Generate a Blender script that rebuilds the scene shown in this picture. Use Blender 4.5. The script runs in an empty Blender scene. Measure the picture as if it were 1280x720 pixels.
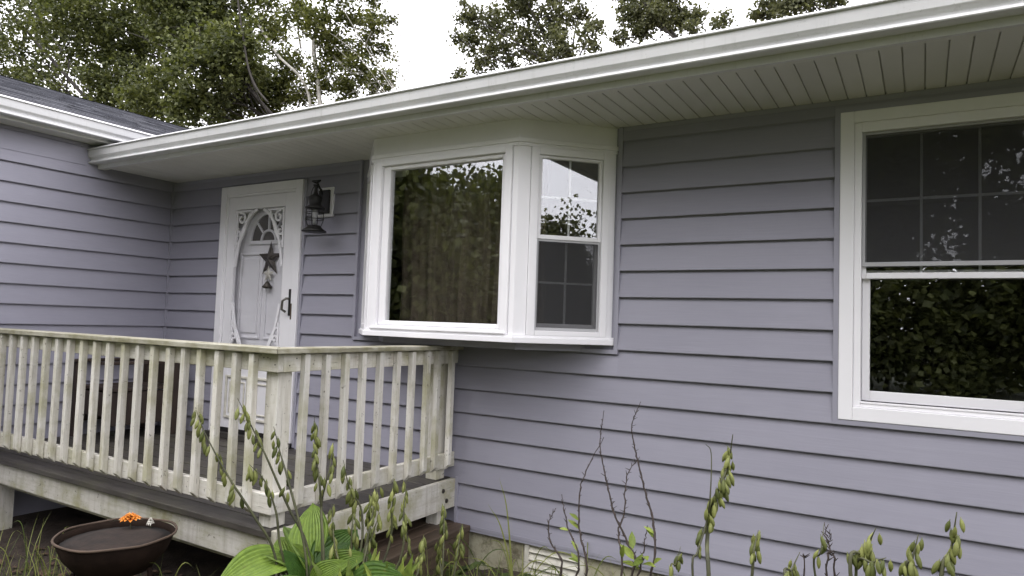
import bpy, math, random
from mathutils import Vector, Matrix, noise as mnoise
R_ = math.radians
random.seed(7)
sc = bpy.context.scene
col = sc.collection

# ------------------------------------------------------------------ camera
F_PX = 858.0                                   # focal length in pixels of a 1280 px wide picture
YAW, PITCH, ROLL = 0.54027, 0.05249, 0.03443
CAM = Vector((0.0, -3.9333, 1.4545))
_fw = Vector((-math.sin(YAW)*math.cos(PITCH), math.cos(YAW)*math.cos(PITCH), math.sin(PITCH)))
_r = Vector((math.cos(YAW), math.sin(YAW), 0))
_u = _r.cross(_fw)
RT = math.cos(ROLL)*_r + math.sin(ROLL)*_u
UP = -math.sin(ROLL)*_r + math.cos(ROLL)*_u
cd = bpy.data.cameras.new('camera'); cam = bpy.data.objects.new('camera', cd); col.objects.link(cam)
cam.matrix_world = Matrix(((RT.x, UP.x, -_fw.x, CAM.x), (RT.y, UP.y, -_fw.y, CAM.y), (RT.z, UP.z, -_fw.z, CAM.z), (0, 0, 0, 1)))
cd.sensor_width = 36; cd.lens = F_PX/1280*36; cd.clip_start = .05; cd.clip_end = 2000
sc.camera = cam

# ------------------------------------------------------------------ overcast sky, weak soft sun
SUN_EL, SUN_AZ = R_(58), R_(205)
w = bpy.data.worlds.new('World'); sc.world = w; w.use_nodes = True
nt = w.node_tree; nt.nodes.clear()
sky = nt.nodes.new('ShaderNodeTexSky'); sky.sky_type = 'NISHITA'; sky.sun_disc = False
sky.sun_elevation = SUN_EL; sky.sun_rotation = SUN_AZ
hs = nt.nodes.new('ShaderNodeHueSaturation'); hs.inputs['Saturation'].default_value = .12
mx = nt.nodes.new('ShaderNodeMixRGB'); mx.inputs[0].default_value = .8; mx.inputs[2].default_value = (15.8, 15.55, 16.5, 1)
bg = nt.nodes.new('ShaderNodeBackground'); bg.inputs[1].default_value = .1
out = nt.nodes.new('ShaderNodeOutputWorld')
nt.links.new(sky.outputs[0], hs.inputs['Color']); nt.links.new(hs.outputs[0], mx.inputs[1])
nt.links.new(mx.outputs[0], bg.inputs[0]); nt.links.new(bg.outputs[0], out.inputs[0])
sd = bpy.data.lights.new('sun', 'SUN'); sd.energy = .5; sd.angle = R_(40); sd.color = (1, .97, .93)
sun = bpy.data.objects.new('sun', sd); col.objects.link(sun)
sun.rotation_euler = (R_(90)-SUN_EL, 0, R_(-25))
sc.view_settings.view_transform = 'Standard'; sc.view_settings.look = 'None'
sc.view_settings.exposure = 1.18; sc.view_settings.gamma = 1.0; sc.view_settings.use_curve_mapping = False
sc.cycles.use_denoising = True
sc.cycles.max_bounces = 8; sc.cycles.transparent_max_bounces = 16
sc.cycles.caustics_reflective = False; sc.cycles.caustics_refractive = False

# ------------------------------------------------------------------ pixel -> ray helpers
def ray(x, y): return (RT*((x-640)/F_PX) - UP*((y-360)/F_PX) + _fw)
def on_y(x, y, Y=0.0): d = ray(x, y); return CAM + d*((Y-CAM.y)/d.y)
def on_x(x, y, X): d = ray(x, y); return CAM + d*((X-CAM.x)/d.x)
def on_z(x, y, Z): d = ray(x, y); return CAM + d*((Z-CAM.z)/d.z)
def at(x, y, t): return CAM + ray(x, y).normalized()*t

# ------------------------------------------------------------------ materials
def mat(name): 
    m = bpy.data.materials.new(name); m.use_nodes = True
    return m, m.node_tree, m.node_tree.nodes['Principled BSDF']
def N(t, typ, **kw):
    n = t.nodes.new(typ)
    for k, v in kw.items(): setattr(n, k, v)
    return n
def coords(t, scale=(1, 1, 1), per_object=True):
    tc = N(t, 'ShaderNodeTexCoord'); mp = N(t, 'ShaderNodeMapping'); mp.inputs['Scale'].default_value = scale
    t.links.new(tc.outputs['Object'], mp.inputs['Vector'])
    if per_object:
        oi = N(t, 'ShaderNodeObjectInfo'); mu = N(t, 'ShaderNodeMath', operation='MULTIPLY'); mu.inputs[1].default_value = 37.0
        t.links.new(oi.outputs['Random'], mu.inputs[0]); t.links.new(mu.outputs[0], mp.inputs['Location'])
    return mp.outputs[0]
def noise(t, vec, scale=5, detail=4, rough=.55):
    n = N(t, 'ShaderNodeTexNoise'); n.inputs['Scale'].default_value = scale; n.inputs['Detail'].default_value = detail
    n.inputs['Roughness'].default_value = rough; t.links.new(vec, n.inputs['Vector']); return n.outputs['Fac']
def ramp(t, fac, stops):
    r = N(t, 'ShaderNodeValToRGB'); e = r.color_ramp.elements
    while len(e) < len(stops): e.new(.5)
    for i, (p, c) in enumerate(stops):
        e[i].position = p; e[i].color = (*c, 1) if len(c) == 3 else c
    t.links.new(fac, r.inputs[0]); return r.outputs[0]
def mix(t, fac, a, b, mode='MIX'):
    n = N(t, 'ShaderNodeMixRGB', blend_type=mode)
    for i, v in ((0, fac), (1, a), (2, b)):
        if isinstance(v, (int, float)): n.inputs[i].default_value = v
        elif isinstance(v, tuple): n.inputs[i].default_value = (*v, 1)
        else: t.links.new(v, n.inputs[i])
    return n.outputs[0]
def bump(t, b, h, strength=.3, dist=.01):
    n = N(t, 'ShaderNodeBump'); n.inputs['Strength'].default_value = strength; n.inputs['Distance'].default_value = dist
    t.links.new(h, n.inputs['Height']); t.links.new(n.outputs[0], b.inputs['Normal'])
def rnd(t, lo, hi):
    oi = N(t, 'ShaderNodeObjectInfo'); mr = N(t, 'ShaderNodeMapRange'); mr.inputs[3].default_value = lo; mr.inputs[4].default_value = hi
    t.links.new(oi.outputs['Random'], mr.inputs[0]); return mr.outputs[0]
M = {}
def simple(name, c, rough=.5, metal=0, var=.12, scale=6, bumpy=0.0, stretch=(1, 1, 1), objvar=.0, bscale=60, spec=.5):
    m, t, b = mat(name)
    v = coords(t, stretch); n = noise(t, v, scale)
    cl = ramp(t, n, [(.3, tuple(x*(1-var) for x in c)), (.7, tuple(min(1, x*(1+var)) for x in c))])
    if objvar: cl = mix(t, 1.0, cl, rnd(t, 1-objvar, 1+objvar), 'MULTIPLY')
    t.links.new(cl, b.inputs['Base Color']); b.inputs['Roughness'].default_value = rough; b.inputs['Metallic'].default_value = metal
    b.inputs['Specular IOR Level'].default_value = spec
    if bumpy: bump(t, b, noise(t, v, bscale, 3), bumpy, .004)
    M[name] = m; return m
def siding_mat():
    m, t, b = mat('siding')
    v = coords(t, (.6, 1, 14)); g = noise(t, v, 9, 5, .6); v2 = coords(t, (1, 1, 1)); s = noise(t, v2, 1.3, 3)
    cl = ramp(t, g, [(.2, (.285, .28, .335)), (.8, (.315, .308, .365))])
    cl = mix(t, 1.0, cl, ramp(t, s, [(.3, (.94, .94, .94)), (.75, (1.04, 1.04, 1.03))]), 'MULTIPLY')
    cl = mix(t, 1.0, cl, rnd(t, .965, 1.035), 'MULTIPLY')
    t.links.new(cl, b.inputs['Base Color']); b.inputs['Roughness'].default_value = .5; b.inputs['Specular IOR Level'].default_value = .35
    bump(t, b, g, .16, .004); M['siding'] = m
siding_mat()
simple('siding_trim', (.31, .305, .36), .5, var=.05, scale=3)
simple('white_vinyl', (.86, .85, .87), .38, var=.02, scale=2, spec=.4)
simple('white_paint', (.80, .79, .81), .45, var=.04, scale=3, spec=.4)
simple('soffit', (.66, .655, .60), .55, var=.05, scale=1.5, objvar=.03)
simple('screen_frame', (.42, .42, .43), .5, var=.04)
simple('dark_metal', (.022, .021, .02), .5, .3, var=.3, scale=40, bumpy=.2)
simple('lever_metal', (.20, .19, .17), .35, .8)
simple('screw', (.08, .07, .06), .5, .6)
simple('interior', (.10, .09, .08), .9)
simple('curtain', (.10, .078, .055), .9, var=.25, scale=3, stretch=(4, 1, .4))
simple('rust', (.014, .0085, .006), .85, var=.45, scale=9, bumpy=.5, spec=.1)
simple('rim_tan', (.075, .05, .034), .8, var=.3, scale=15)
simple('dead_leaf', (.075, .045, .028), .9, var=.5, scale=9)
simple('soil', (.020, .0125, .009), .95, var=.5, scale=12, bumpy=.8)
simple('chair_wood', (.035, .022, .016), .7, var=.4, scale=20, stretch=(1, 1, .2))
simple('star_rust', (.070, .058, .046), .6, .4, var=.35, scale=25)
simple('charm_white', (.52, .50, .44), .6)
simple('lattice_white', (.60, .58, .50), .7, var=.18, scale=14)
simple('bark', (.035, .030, .025), .9, var=.35, scale=8, bumpy=.6, stretch=(1, 1, .3))
simple('pale_bark', (.46, .44, .39), .85, var=.35, scale=6, bumpy=.3)
simple('twig', (.045, .033, .028), .85, var=.3, scale=40)
simple('stalk', (.060, .062, .028), .7, var=.5, scale=14)
simple('petal', (.72, .26, .03), .7, var=.2, scale=30)
def gutter_mat():
    m, t, b = mat('gutter')
    v = coords(t, (1, 1, 1), False); v2 = coords(t, (18, 18, .9), False)
    n = noise(t, v, 2.2, 4); s = noise(t, v2, 1.4, 5, .7)
    cl = ramp(t, n, [(.3, (.60, .60, .60)), (.7, (.70, .70, .695))])
    cl = mix(t, ramp(t, s, [(.56, (0, 0, 0)), (.78, (.5, .5, .5))]), cl, (.40, .40, .37))
    cl = mix(t, ramp(t, noise(t, v, 75, 3, .6), [(.66, (0, 0, 0)), (.74, (.45, .45, .45))]), cl, (.25, .25, .22))
    t.links.new(cl, b.inputs['Base Color']); b.inputs['Roughness'].default_value = .35; M['gutter'] = m
gutter_mat()
def old_paint(name, algae, along, tone=1.0):
    m, t, b = mat(name)
    st = {'z': (9, 9, .55), 'x': (.55, 9, 9), 'y': (9, .55, 9)}[along]
    v = coords(t, (1, 1, 1)); vs = coords(t, st); vd = coords(t, (10, 10, .9))
    g = noise(t, vs, 5, 7, .68); a = noise(t, v, 3.2, 6, .62); d = noise(t, v, 30, 4, .7); r = noise(t, vd, 2.6, 5, .65)
    cl = ramp(t, g, [(.25, (.47, .44, .37)), (.45, (.64, .615, .55)), (.8, (.75, .735, .69))])
    cl = mix(t, ramp(t, r, [(.50, (0, 0, 0)), (.72, (.55, .55, .55))]), cl, (.36, .325, .25))             # rain-washed dirt runs
    cl = mix(t, ramp(t, a, [(.54-algae*.10, (0, 0, 0)), (.66, (algae, algae, algae))]), cl, (.34, .325, .17))   # algae
    cl = mix(t, ramp(t, noise(t, v, 70, 3, .6), [(.62, (0, 0, 0)), (.70, (.35*algae,)*3)]), cl, (.26, .29, .07))
    cl = mix(t, ramp(t, d, [(.64, (0, 0, 0)), (.69, (.8, .8, .8))]), cl, (.16, .145, .115))               # flaked to bare wood
    cl = mix(t, ramp(t, noise(t, vs, 13, 4, .6), [(.64, (0, 0, 0)), (.70, (.7, .7, .7))]), cl, (.21, .19, .15))
    cl = mix(t, 1.0, cl, rnd(t, .88*tone, 1.06*tone), 'MULTIPLY')
    t.links.new(cl, b.inputs['Base Color']); b.inputs['Roughness'].default_value = .75
    bump(t, b, g, .4, .004); M[name] = m
old_paint('rail_paint_z', .7, 'z'); old_paint('rail_paint_x', .7, 'x'); old_paint('rail_paint_y', .8, 'y')
old_paint('rim_paint_x', .9, 'x', .86); old_paint('rim_paint_y', 1.0, 'y', .84)
def worn_cap(name, along):
    m, t, b = mat(name); st = {'x': (.5, 8, 8), 'y': (8, .5, 8)}[along]
    v = coords(t); vs = coords(t, st); g = noise(t, vs, 5, 7, .7); a = noise(t, v, 7, 5, .65)
    cl = ramp(t, g, [(.28, (.20, .185, .14)), (.5, (.40, .38, .30)), (.75, (.56, .54, .47))])
    cl = mix(t, ramp(t, a, [(.42, (0, 0, 0)), (.68, (.75, .75, .75))]), cl, (.17, .16, .075))
    t.links.new(cl, b.inputs['Base Color']); b.inputs['Roughness'].default_value = .7; bump(t, b, g, .5, .005); M[name] = m
worn_cap('cap_paint_x', 'x'); worn_cap('cap_paint_y', 'y')
def wood(name, c0, c1, along, moss=0):
    m, t, b = mat(name)
    st = {'x': (.6, 9, 9), 'y': (9, .6, 9)}[along]
    vs = coords(t, st); g = noise(t, vs, 5, 7, .7); v = coords(t, (1, 1, 1)); a = noise(t, v, 3, 4)
    cl = ramp(t, g, [(.25, c0), (.75, c1)])
    cl = mix(t, 1.0, cl, ramp(t, a, [(.3, (.7, .7, .7)), (.7, (1.15, 1.15, 1.15))]), 'MULTIPLY')
    if moss: cl = mix(t, ramp(t, a, [(.5, (0, 0, 0)), (.75, (moss,)*3)]), cl, (.07, .075, .02))
    cl = mix(t, 1.0, cl, rnd(t, .8, 1.15), 'MULTIPLY')
    t.links.new(cl, b.inputs['Base Color']); b.inputs['Roughness'].default_value = .55
    bump(t, b, g, .5, .005); M[name] = m
wood('deck_wood', (.024, .020, .016), (.092, .083, .072), 'x', .35)
wood('step_wood', (.035, .024, .016), (.125, .088, .06), 'y')
def foundation_mat():
    m, t, b = mat('foundation')
    v = coords(t, (1, 1, 1), False); n = noise(t, v, 4, 6, .7); d = noise(t, v, 11, 5, .7)
    cl = ramp(t, n, [(.35, (.10, .075, .055)), (.5, (.36, .34, .24)), (.75, (.47, .45, .34))])
    cl = mix(t, ramp(t, d, [(.5, (0, 0, 0)), (.62, (.7, .7, .7))]), cl, (.11, .10, .055))
    t.links.new(cl, b.inputs['Base Color']); b.inputs['Roughness'].default_value = .9; bump(t, b, d, .6, .01); M['foundation'] = m
foundation_mat()
def shingle_mat():
    m, t, b = mat('shingle')
    v = coords(t, (1, 1, 1)); n = noise(t, v, 140, 2); a = noise(t, v, 4, 3)
    cl = ramp(t, n, [(.3, (.035, .037, .045)), (.7, (.11, .112, .13))])
    cl = mix(t, 1.0, cl, ramp(t, a, [(.3, (.7, .7, .7)), (.7, (1.2, 1.2, 1.2))]), 'MULTIPLY')
    t.links.new(cl, b.inputs['Base Color']); b.inputs['Roughness'].default_value = .9; bump(t, b, n, .5, .004); M['shingle'] = m
shingle_mat()
def glass_mat(name='glass', f0=.08, tint=(.93, .94, .935)):
    """one face of a pane: Schlick reflection over clear transmission"""
    m = bpy.data.materials.new(name); m.use_nodes = True; t = m.node_tree; t.nodes.clear()
    o = N(t, 'ShaderNodeOutputMaterial'); lw = N(t, 'ShaderNodeLayerWeight'); lw.inputs[0].default_value = .5
    pw = N(t, 'ShaderNodeMath', operation='POWER'); pw.inputs[1].default_value = 5; t.links.new(lw.outputs['Facing'], pw.inputs[0])
    ma = N(t, 'ShaderNodeMath', operation='MULTIPLY_ADD'); ma.inputs[1].default_value = 1-f0; ma.inputs[2].default_value = f0; t.links.new(pw.outputs[0], ma.inputs[0])
    tr = N(t, 'ShaderNodeBsdfTransparent'); tr.inputs[0].default_value = (*tint, 1)
    gl = N(t, 'ShaderNodeBsdfGlossy'); gl.inputs['Roughness'].default_value = .0; gl.inputs[0].default_value = (.97, .98, 1, 1)
    ms = N(t, 'ShaderNodeMixShader'); t.links.new(ma.outputs[0], ms.inputs[0]); t.links.new(tr.outputs[0], ms.inputs[1]); t.links.new(gl.outputs[0], ms.inputs[2])
    t.links.new(ms.outputs[0], o.inputs[0]); M[name] = m
glass_mat('glass', .13); glass_mat('storm_glass', .012, (.96, .96, .965))
def screen_mat():
    m = bpy.data.materials.new('screen_mesh'); m.use_nodes = True; t = m.node_tree; t.nodes.clear()
    o = N(t, 'ShaderNodeOutputMaterial'); tr = N(t, 'ShaderNodeBsdfTransparent'); df = N(t, 'ShaderNodeBsdfDiffuse'); df.inputs[0].default_value = (.075, .075, .078, 1)
    ms = N(t, 'ShaderNodeMixShader'); ms.inputs[0].default_value = .40
    t.links.new(tr.outputs[0], ms.inputs[1]); t.links.new(df.outputs[0], ms.inputs[2]); t.links.new(ms.outputs[0], o.inputs[0]); M['screen_mesh'] = m
screen_mat()
def leaf_mat(name, dark, light, trans=.35, rough=.5, island=True, spec=.3, veins=False):
    m = bpy.data.materials.new(name); m.use_nodes = True; t = m.node_tree; b = t.nodes['Principled BSDF']; o = t.nodes['Material Output']
    if island: gm = N(t, 'ShaderNodeNewGeometry'); f = gm.outputs['Random Per Island']
    else: oi = N(t, 'ShaderNodeObjectInfo'); f = oi.outputs['Random']
    cl = ramp(t, f, [(0, dark), (.75, light), (1.0, tuple(min(1, c*1.25) for c in light))])
    v = coords(t); cl = mix(t, 1.0, cl, ramp(t, noise(t, v, 1.1 if island else 9, 3), [(.3, (.72, .74, .7)), (.7, (1.15, 1.12, 1.0))]), 'MULTIPLY')
    t.links.new(cl, b.inputs['Base Color']); b.inputs['Roughness'].default_value = rough; b.inputs['Specular IOR Level'].default_value = spec
    if veins:
        tc = N(t, 'ShaderNodeTexCoord'); sp = N(t, 'ShaderNodeSeparateXYZ'); t.links.new(tc.outputs['UV'], sp.inputs[0])
        mu = N(t, 'ShaderNodeMath', operation='MULTIPLY'); mu.inputs[1].default_value = 2*math.pi*11; t.links.new(sp.outputs['X'], mu.inputs[0])
        co = N(t, 'ShaderNodeMath', operation='COSINE'); t.links.new(mu.outputs[0], co.inputs[0])
        mr = N(t, 'ShaderNodeMapRange'); mr.inputs[1].default_value = -1; t.links.new(co.outputs[0], mr.inputs[0])
        cl = mix(t, 1.0, cl, ramp(t, mr.outputs[0], [(.0, (1.05, 1.04, 1.0)), (.8, (.95, .96, .92)), (1.0, (.74, .79, .70))]), 'MULTIPLY')
        cl = mix(t, ramp(t, noise(t, coords(t), 6, 5, .65), [(.60, (0, 0, 0)), (.75, (.5, .5, .5))]), cl, (.20, .17, .05))
        bump(t, b, mr.outputs[0], .5, .015); t.links.new(cl, b.inputs['Base Color'])
    tl = N(t, 'ShaderNodeBsdfTranslucent'); t.links.new(mix(t, 1.0, cl, (1.1, 1.15, .6), 'MULTIPLY'), tl.inputs[0])
    ms = N(t, 'ShaderNodeMixShader'); ms.inputs[0].default_value = trans
    t.links.new(b.outputs[0], ms.inputs[1]); t.links.new(tl.outputs[0], ms.inputs[2]); t.links.new(ms.outputs[0], o.inputs[0]); M[name] = m
leaf_mat('leaf_dark', (.045, .057, .022), (.145, .160, .064))
leaf_mat('leaf_birch', (.050, .060, .018), (.150, .160, .050))
leaf_mat('leaf_far', (.060, .066, .038), (.150, .155, .085))
leaf_mat('leaf_hosta', (.040, .095, .016), (.155, .235, .042), .25, .45, False, .3, True)
leaf_mat('leaf_weed', (.035, .055, .016), (.11, .15, .045), .3, .5, True)
leaf_mat('grass_blade', (.06, .09, .02), (.22, .24, .08), .3, .5, True)
leaf_mat('pod', (.085, .105, .030), (.23, .25, .085), .2, .5, False)
leaf_mat('leaf_young', (.10, .15, .03), (.24, .30, .065), .3, .5, False)
def ground_mat():
    m, t, b = mat('ground')
    v = coords(t, (1, 1, 1), False); n = noise(t, v, 7, 7, .7); g = noise(t, v, 1.2, 5, .6)
    soil = ramp(t, n, [(.3, (.018, .012, .009)), (.7, (.060, .042, .030))])
    lawn = ramp(t, n, [(.3, (.045, .052, .025)), (.7, (.10, .11, .055))])
    sx = N(t, 'ShaderNodeSeparateXYZ'); t.links.new(v, sx.inputs[0])
    mr = N(t, 'ShaderNodeMapRange'); mr.inputs[1].default_value = -2.4; mr.inputs[2].default_value = -3.0
    t.links.new(sx.outputs['Y'], mr.inputs[0])
    cl = mix(t, mr.outputs[0], soil, lawn)
    t.links.new(cl, b.inputs['Base Color']); b.inputs['Roughness'].default_value = .95; bump(t, b, n, .8, .03); M['ground'] = m
ground_mat()

# ------------------------------------------------------------------ mesh builder
ORG = {}
def tag(o, label=None, cat=None, group=None, kind=None):
    if label: o['label'] = label
    if cat: o['category'] = cat
    if group: o['group'] = group
    if kind: o['kind'] = kind
    return o
def empty(name, loc, label, cat, group=None):
    o = bpy.data.objects.new(name, None); col.objects.link(o); o.location = loc; o.empty_display_size = .1
    ORG[o] = Vector(loc); return tag(o, label, cat, group)
def link(name, me, parent=None, loc=(0, 0, 0), rot=None, scale=None, bev=0):
    """loc is the world position; parents are only ever translated"""
    o = bpy.data.objects.new(name, me); col.objects.link(o); L = Vector(loc); ORG[o] = L
    if parent is not None: o.parent = parent; o.location = L - ORG[parent]
    else: o.location = L
    if rot is not None: o.rotation_euler = rot
    if scale is not None: o.scale = scale
    if bev:
        b = o.modifiers.new('edge', 'BEVEL'); b.width = bev; b.segments = 2; b.limit_method = 'ANGLE'; b.angle_limit = R_(40)
    return o
class MB:
    def __init__(s, fr=None): s.v = []; s.f = []; s.fr = fr    # fr maps local (a, b, c) to world
    def _add(s, vs, fs):
        n = len(s.v); s.v += [Vector(s.fr(*p)) if s.fr else Vector(p) for p in vs]; s.f += [tuple(i+n for i in f) for f in fs]
    def box(s, x0, x1, y0, y1, z0, z1):
        s._add([(x0, y0, z0), (x1, y0, z0), (x1, y1, z0), (x0, y1, z0), (x0, y0, z1), (x1, y0, z1), (x1, y1, z1), (x0, y1, z1)],
               [(0, 3, 2, 1), (4, 5, 6, 7), (0, 1, 5, 4), (1, 2, 6, 5), (2, 3, 7, 6), (3, 0, 4, 7)]); return s
    def prism(s, poly, axis, a0, a1):
        """poly: 2-D points; axis 'x' -> (y,z), 'y' -> (x,z), 'z' -> (x,y)"""
        def p3(p, a): return {'x': (a, p[0], p[1]), 'y': (p[0], a, p[1]), 'z': (p[0], p[1], a)}[axis]
        n = len(poly); s._add([p3(p, a0) for p in poly] + [p3(p, a1) for p in poly],
               [tuple(range(n))[::-1], tuple(range(n, 2*n))] + [(i, (i+1) % n, n+(i+1) % n, n+i) for i in range(n)]); return s
    def ring(s, x0, x1, z0, z1, wl, wr, wb, wt, y0, y1):
        """a rectangular frame in the x-z plane, made of four butted bars"""
        s.box(x0, x0+wl, y0, y1, z0, z1); s.box(x1-wr, x1, y0, y1, z0, z1)
        s.box(x0+wl, x1-wr, y0, y1, z0, z0+wb); s.box(x0+wl, x1-wr, y0, y1, z1-wt, z1); return s
    def tube(s, pts, rad, n=6, closed=False):
        pts = [Vector(p) for p in pts]; m = len(pts)
        if not isinstance(rad, (list, tuple)): rad = [rad]*m
        vs = []; prev = None
        for i, p in enumerate(pts):
            d = (pts[(i+1) % m] - pts[i-1]) if closed else (pts[min(i+1, m-1)] - pts[max(i-1, 0)])
            if d.length < 1e-9: d = Vector((0, 0, 1))
            d.normalize()
            a = prev - d*prev.dot(d) if prev is not None else d.orthogonal()
            if a.length < 1e-6: a = d.orthogonal()
            a.normalize(); prev = a; b = d.cross(a)
            vs += [p + (a*math.cos(2*math.pi*k/n) + b*math.sin(2*math.pi*k/n))*rad[i] for k in range(n)]
        fs = []
        for i in range(m if closed else m-1):
            j = (i+1) % m
            fs += [(i*n+k, i*n+(k+1) % n, j*n+(k+1) % n, j*n+k) for k in range(n)]
        if not closed: fs += [tuple(range(n))[::-1], tuple(range((m-1)*n, m*n))]
        s._add([tuple(v) for v in vs], fs); return s
    def lathe(s, prof, c, n=20):
        vs = [(c[0]+r*math.cos(2*math.pi*k/n), c[1]+r*math.sin(2*math.pi*k/n), c[2]+z) for r, z in prof for k in range(n)]
        fs = [(i*n+k, i*n+(k+1) % n, (i+1)*n+(k+1) % n, (i+1)*n+k) for i in range(len(prof)-1) for k in range(n)]
        s._add(vs, fs + [tuple(range(n))[::-1], tuple(range((len(prof)-1)*n, len(prof)*n))]); return s
    def mesh(s, name, m, smooth=False, c=(0, 0, 0)):
        c = Vector(c); me = bpy.data.meshes.new(name); me.from_pydata([tuple(v-c) for v in s.v], [], s.f)
        import bmesh
        bm = bmesh.new(); bm.from_mesh(me); bmesh.ops.recalc_face_normals(bm, faces=bm.faces); bm.to_mesh(me); bm.free()
        me.materials.append(M[m]); 
        if smooth: me.polygons.foreach_set('use_smooth', [True]*len(me.polygons))
        return me
    def build(s, name, m, parent=None, smooth=False, bev=0):
        lo = Vector([min(v[i] for v in s.v) for i in range(3)]); hi = Vector([max(v[i] for v in s.v) for i in range(3)])
        c = (lo+hi)/2; c.z = lo.z
        return link(name, s.mesh(name, m, smooth, c), parent, c, bev=bev)

# ------------------------------------------------------------------ ground
GZ = -.2
def gz(x, y):
    h = GZ + .03*mnoise.noise((x*1.7, y*1.7, 0)) + .05*math.exp(-((x+2.2)**2+(y+1.9)**2)/.5) + .06*math.exp(-(y+.1)**2/.12)*(1 if x > -2.5 else .2)
    return h
def make_ground():
    xs = [-900, -120, -40, -15] + [-9+.12*i for i in range(109)] + [8, 15, 40, 120, 900]
    ys = [-900, -120, -40, -15] + [-5+.12*i for i in range(58)] + [5, 15, 40, 120, 900]
    vs = [(x, y, gz(x, y) if abs(x) < 8 and -4.9 < y < 1.9 else GZ) for y in ys for x in xs]; n = len(xs)
    fs = [(j*n+i, j*n+i+1, (j+1)*n+i+1, (j+1)*n+i) for j in range(len(ys)-1) for i in range(n-1)]
    b = MB(); b.v = [Vector(v) for v in vs]; b.f = fs
    me = b.mesh('ground', 'ground', True); tag(link('ground', me), kind='structure')
make_ground()

# ------------------------------------------------------------------ house
house = empty('house', (-2.6, .3, GZ), 'single-storey house with lavender grey lap siding, white trim and white gutter', 'house')
ZS = 2.69                                   # underside of the eave
XW = -6.19                                  # inside corner with the projecting wing
XE = 3.0                                    # wall runs on to here, past the frame
COURSE, ZK = .16, 1.0
WIN = (-.372, .60, 1.027, 2.618)
openings = [(-5.405, -4.365, .39, 2.586), (-3.74, -1.612, 1.32, ZS+.1), WIN]
def cells(x0, x1, z0, z1, ops):
    xs = sorted({x0, x1, *[v for o in ops for v in o[:2] if x0 < v < x1]})
    res = []
    for a, b in zip(xs, xs[1:]):
        m = (a+b)/2; spans = [(z0, z1)]
        for o in ops:
            if o[0] < m < o[1]:
                ns = []
                for p, q in spans:
                    if o[3] <= p or o[2] >= q: ns.append((p, q)); continue
                    if o[2] > p: ns.append((p, o[2]))
                    if o[3] < q: ns.append((o[3], q))
                spans = ns
        for sp in spans:
            if sp[1]-sp[0] < .012: continue
            for r in res:
                if abs(r[1]-a) < 1e-6 and abs(r[2]-sp[0]) < 1e-6 and abs(r[3]-sp[1]) < 1e-6: r[1] = b; break
            else: res.append([a, b, *sp])
    return res
def lay_siding(wall, fr, u0, u1, z0f, ops, cuts=()):
    z = ZK - 6*COURSE
    while z < ZS:
        for (a, b, p, q) in cells(u0, u1, max(z, .085), min(z+COURSE, ZS+.03), ops):
            segs = [a] + [c for c in cuts if a+.2 < c < b-.2] + [b]
            for a2, b2 in zip(segs, segs[1:]):
                PR = .021
                yb = -PR*(1-(p-z)/COURSE)-.003; yt = -PR*(1-(q-z)/COURSE)-.003; full = abs(q-z-COURSE) < 1e-6; top = q+.010 if full else q
                m = MB(fr); m.prism([(-.001, p+.010), (yb+.006, p+.006), (yb+.002, p), (yb-.0005, p+.001), (yb-.001, p+.006), ((yb+yt)/2-.0015, (p+q)/2), (yt-.001, q-.0095), (-.0016, q-.0075), (-.0016, top), (-.001, top)], 'x', a2, b2)
                m.build('siding_board', 'siding', wall)
        z += COURSE
# front wall: sheathing with real openings
mw = MB()
for (a, b, p, q) in cells(XW, XE, .09, 2.95, [(o[0]+.04, o[1]-.04, o[2]+.03, o[3]-.03) for o in openings[:1]+openings[2:]] + [(-3.70, -1.65, 1.36, 2.6)]):
    mw.box(a, b, .001, .11, p, q)
front_wall = mw.build('front_wall', 'siding_trim', house)
trim = .026
ops = [(o[0]-trim, o[1]+trim, o[2]-trim, o[3]+trim) for o in openings] + [(XW-.1, -2.722, -1, .386)]
ops[0] = (openings[0][0]-.012, openings[0][1]+trim, -1, openings[0][3]+.01)
lay_siding(front_wall, None, XW+.03, XE, .09, ops, cuts=(.75,))
for o in openings[1:]:                       # grey channels round the openings
    zt2 = min(o[3]+trim, ZS-.001)
    m = MB(); m.box(o[0]-trim, o[0]-.001, -.026, 0, o[2]-trim, zt2); m.box(o[1]+.001, o[1]+trim, -.026, 0, o[2]-trim, zt2); m.box(o[0]-.001, o[1]+.001, -.026, 0, o[2]-trim, o[2]-.001)
    if o[3] < ZS: m.box(o[0]-.001, o[1]+.001, -.026, 0, o[3]+.001, o[3]+trim)
    m.build('channel_trim', 'siding_trim', front_wall)
o = openings[0]; MB().box(o[1]+.001, o[1]+trim, -.026, 0, .40, o[3]).build('channel_trim', 'siding_trim', front_wall)
MB().box(-2.744, -2.722, -.026, 0, .091, .40).build('channel_trim', 'siding_trim', front_wall)
m = MB(); m.box(-2.744, XE, -.018, .02, .052, .084); m.box(-2.744, XE, -.021, -.006, .070, .090); m.build('starter_strip', 'siding_trim', front_wall)
m = MB(); m.box(XW+.02, -2.75, -.016, 0, .392, .402); m.build('starter_strip', 'siding_trim', front_wall)
m = MB(); m.box(XW+.026, openings[1][0]-.03, -.02, 0, ZS-.026, ZS-.001); m.box(openings[1][1]+.03, XE, -.02, 0, ZS-.026, ZS-.001); m.build('frieze_strip', 'siding_trim', front_wall)
m = MB(); m.box(XW, XW+.028, -.028, 0, .39, ZS-.002); m.build('corner_trim', 'siding_trim', front_wall)

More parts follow.
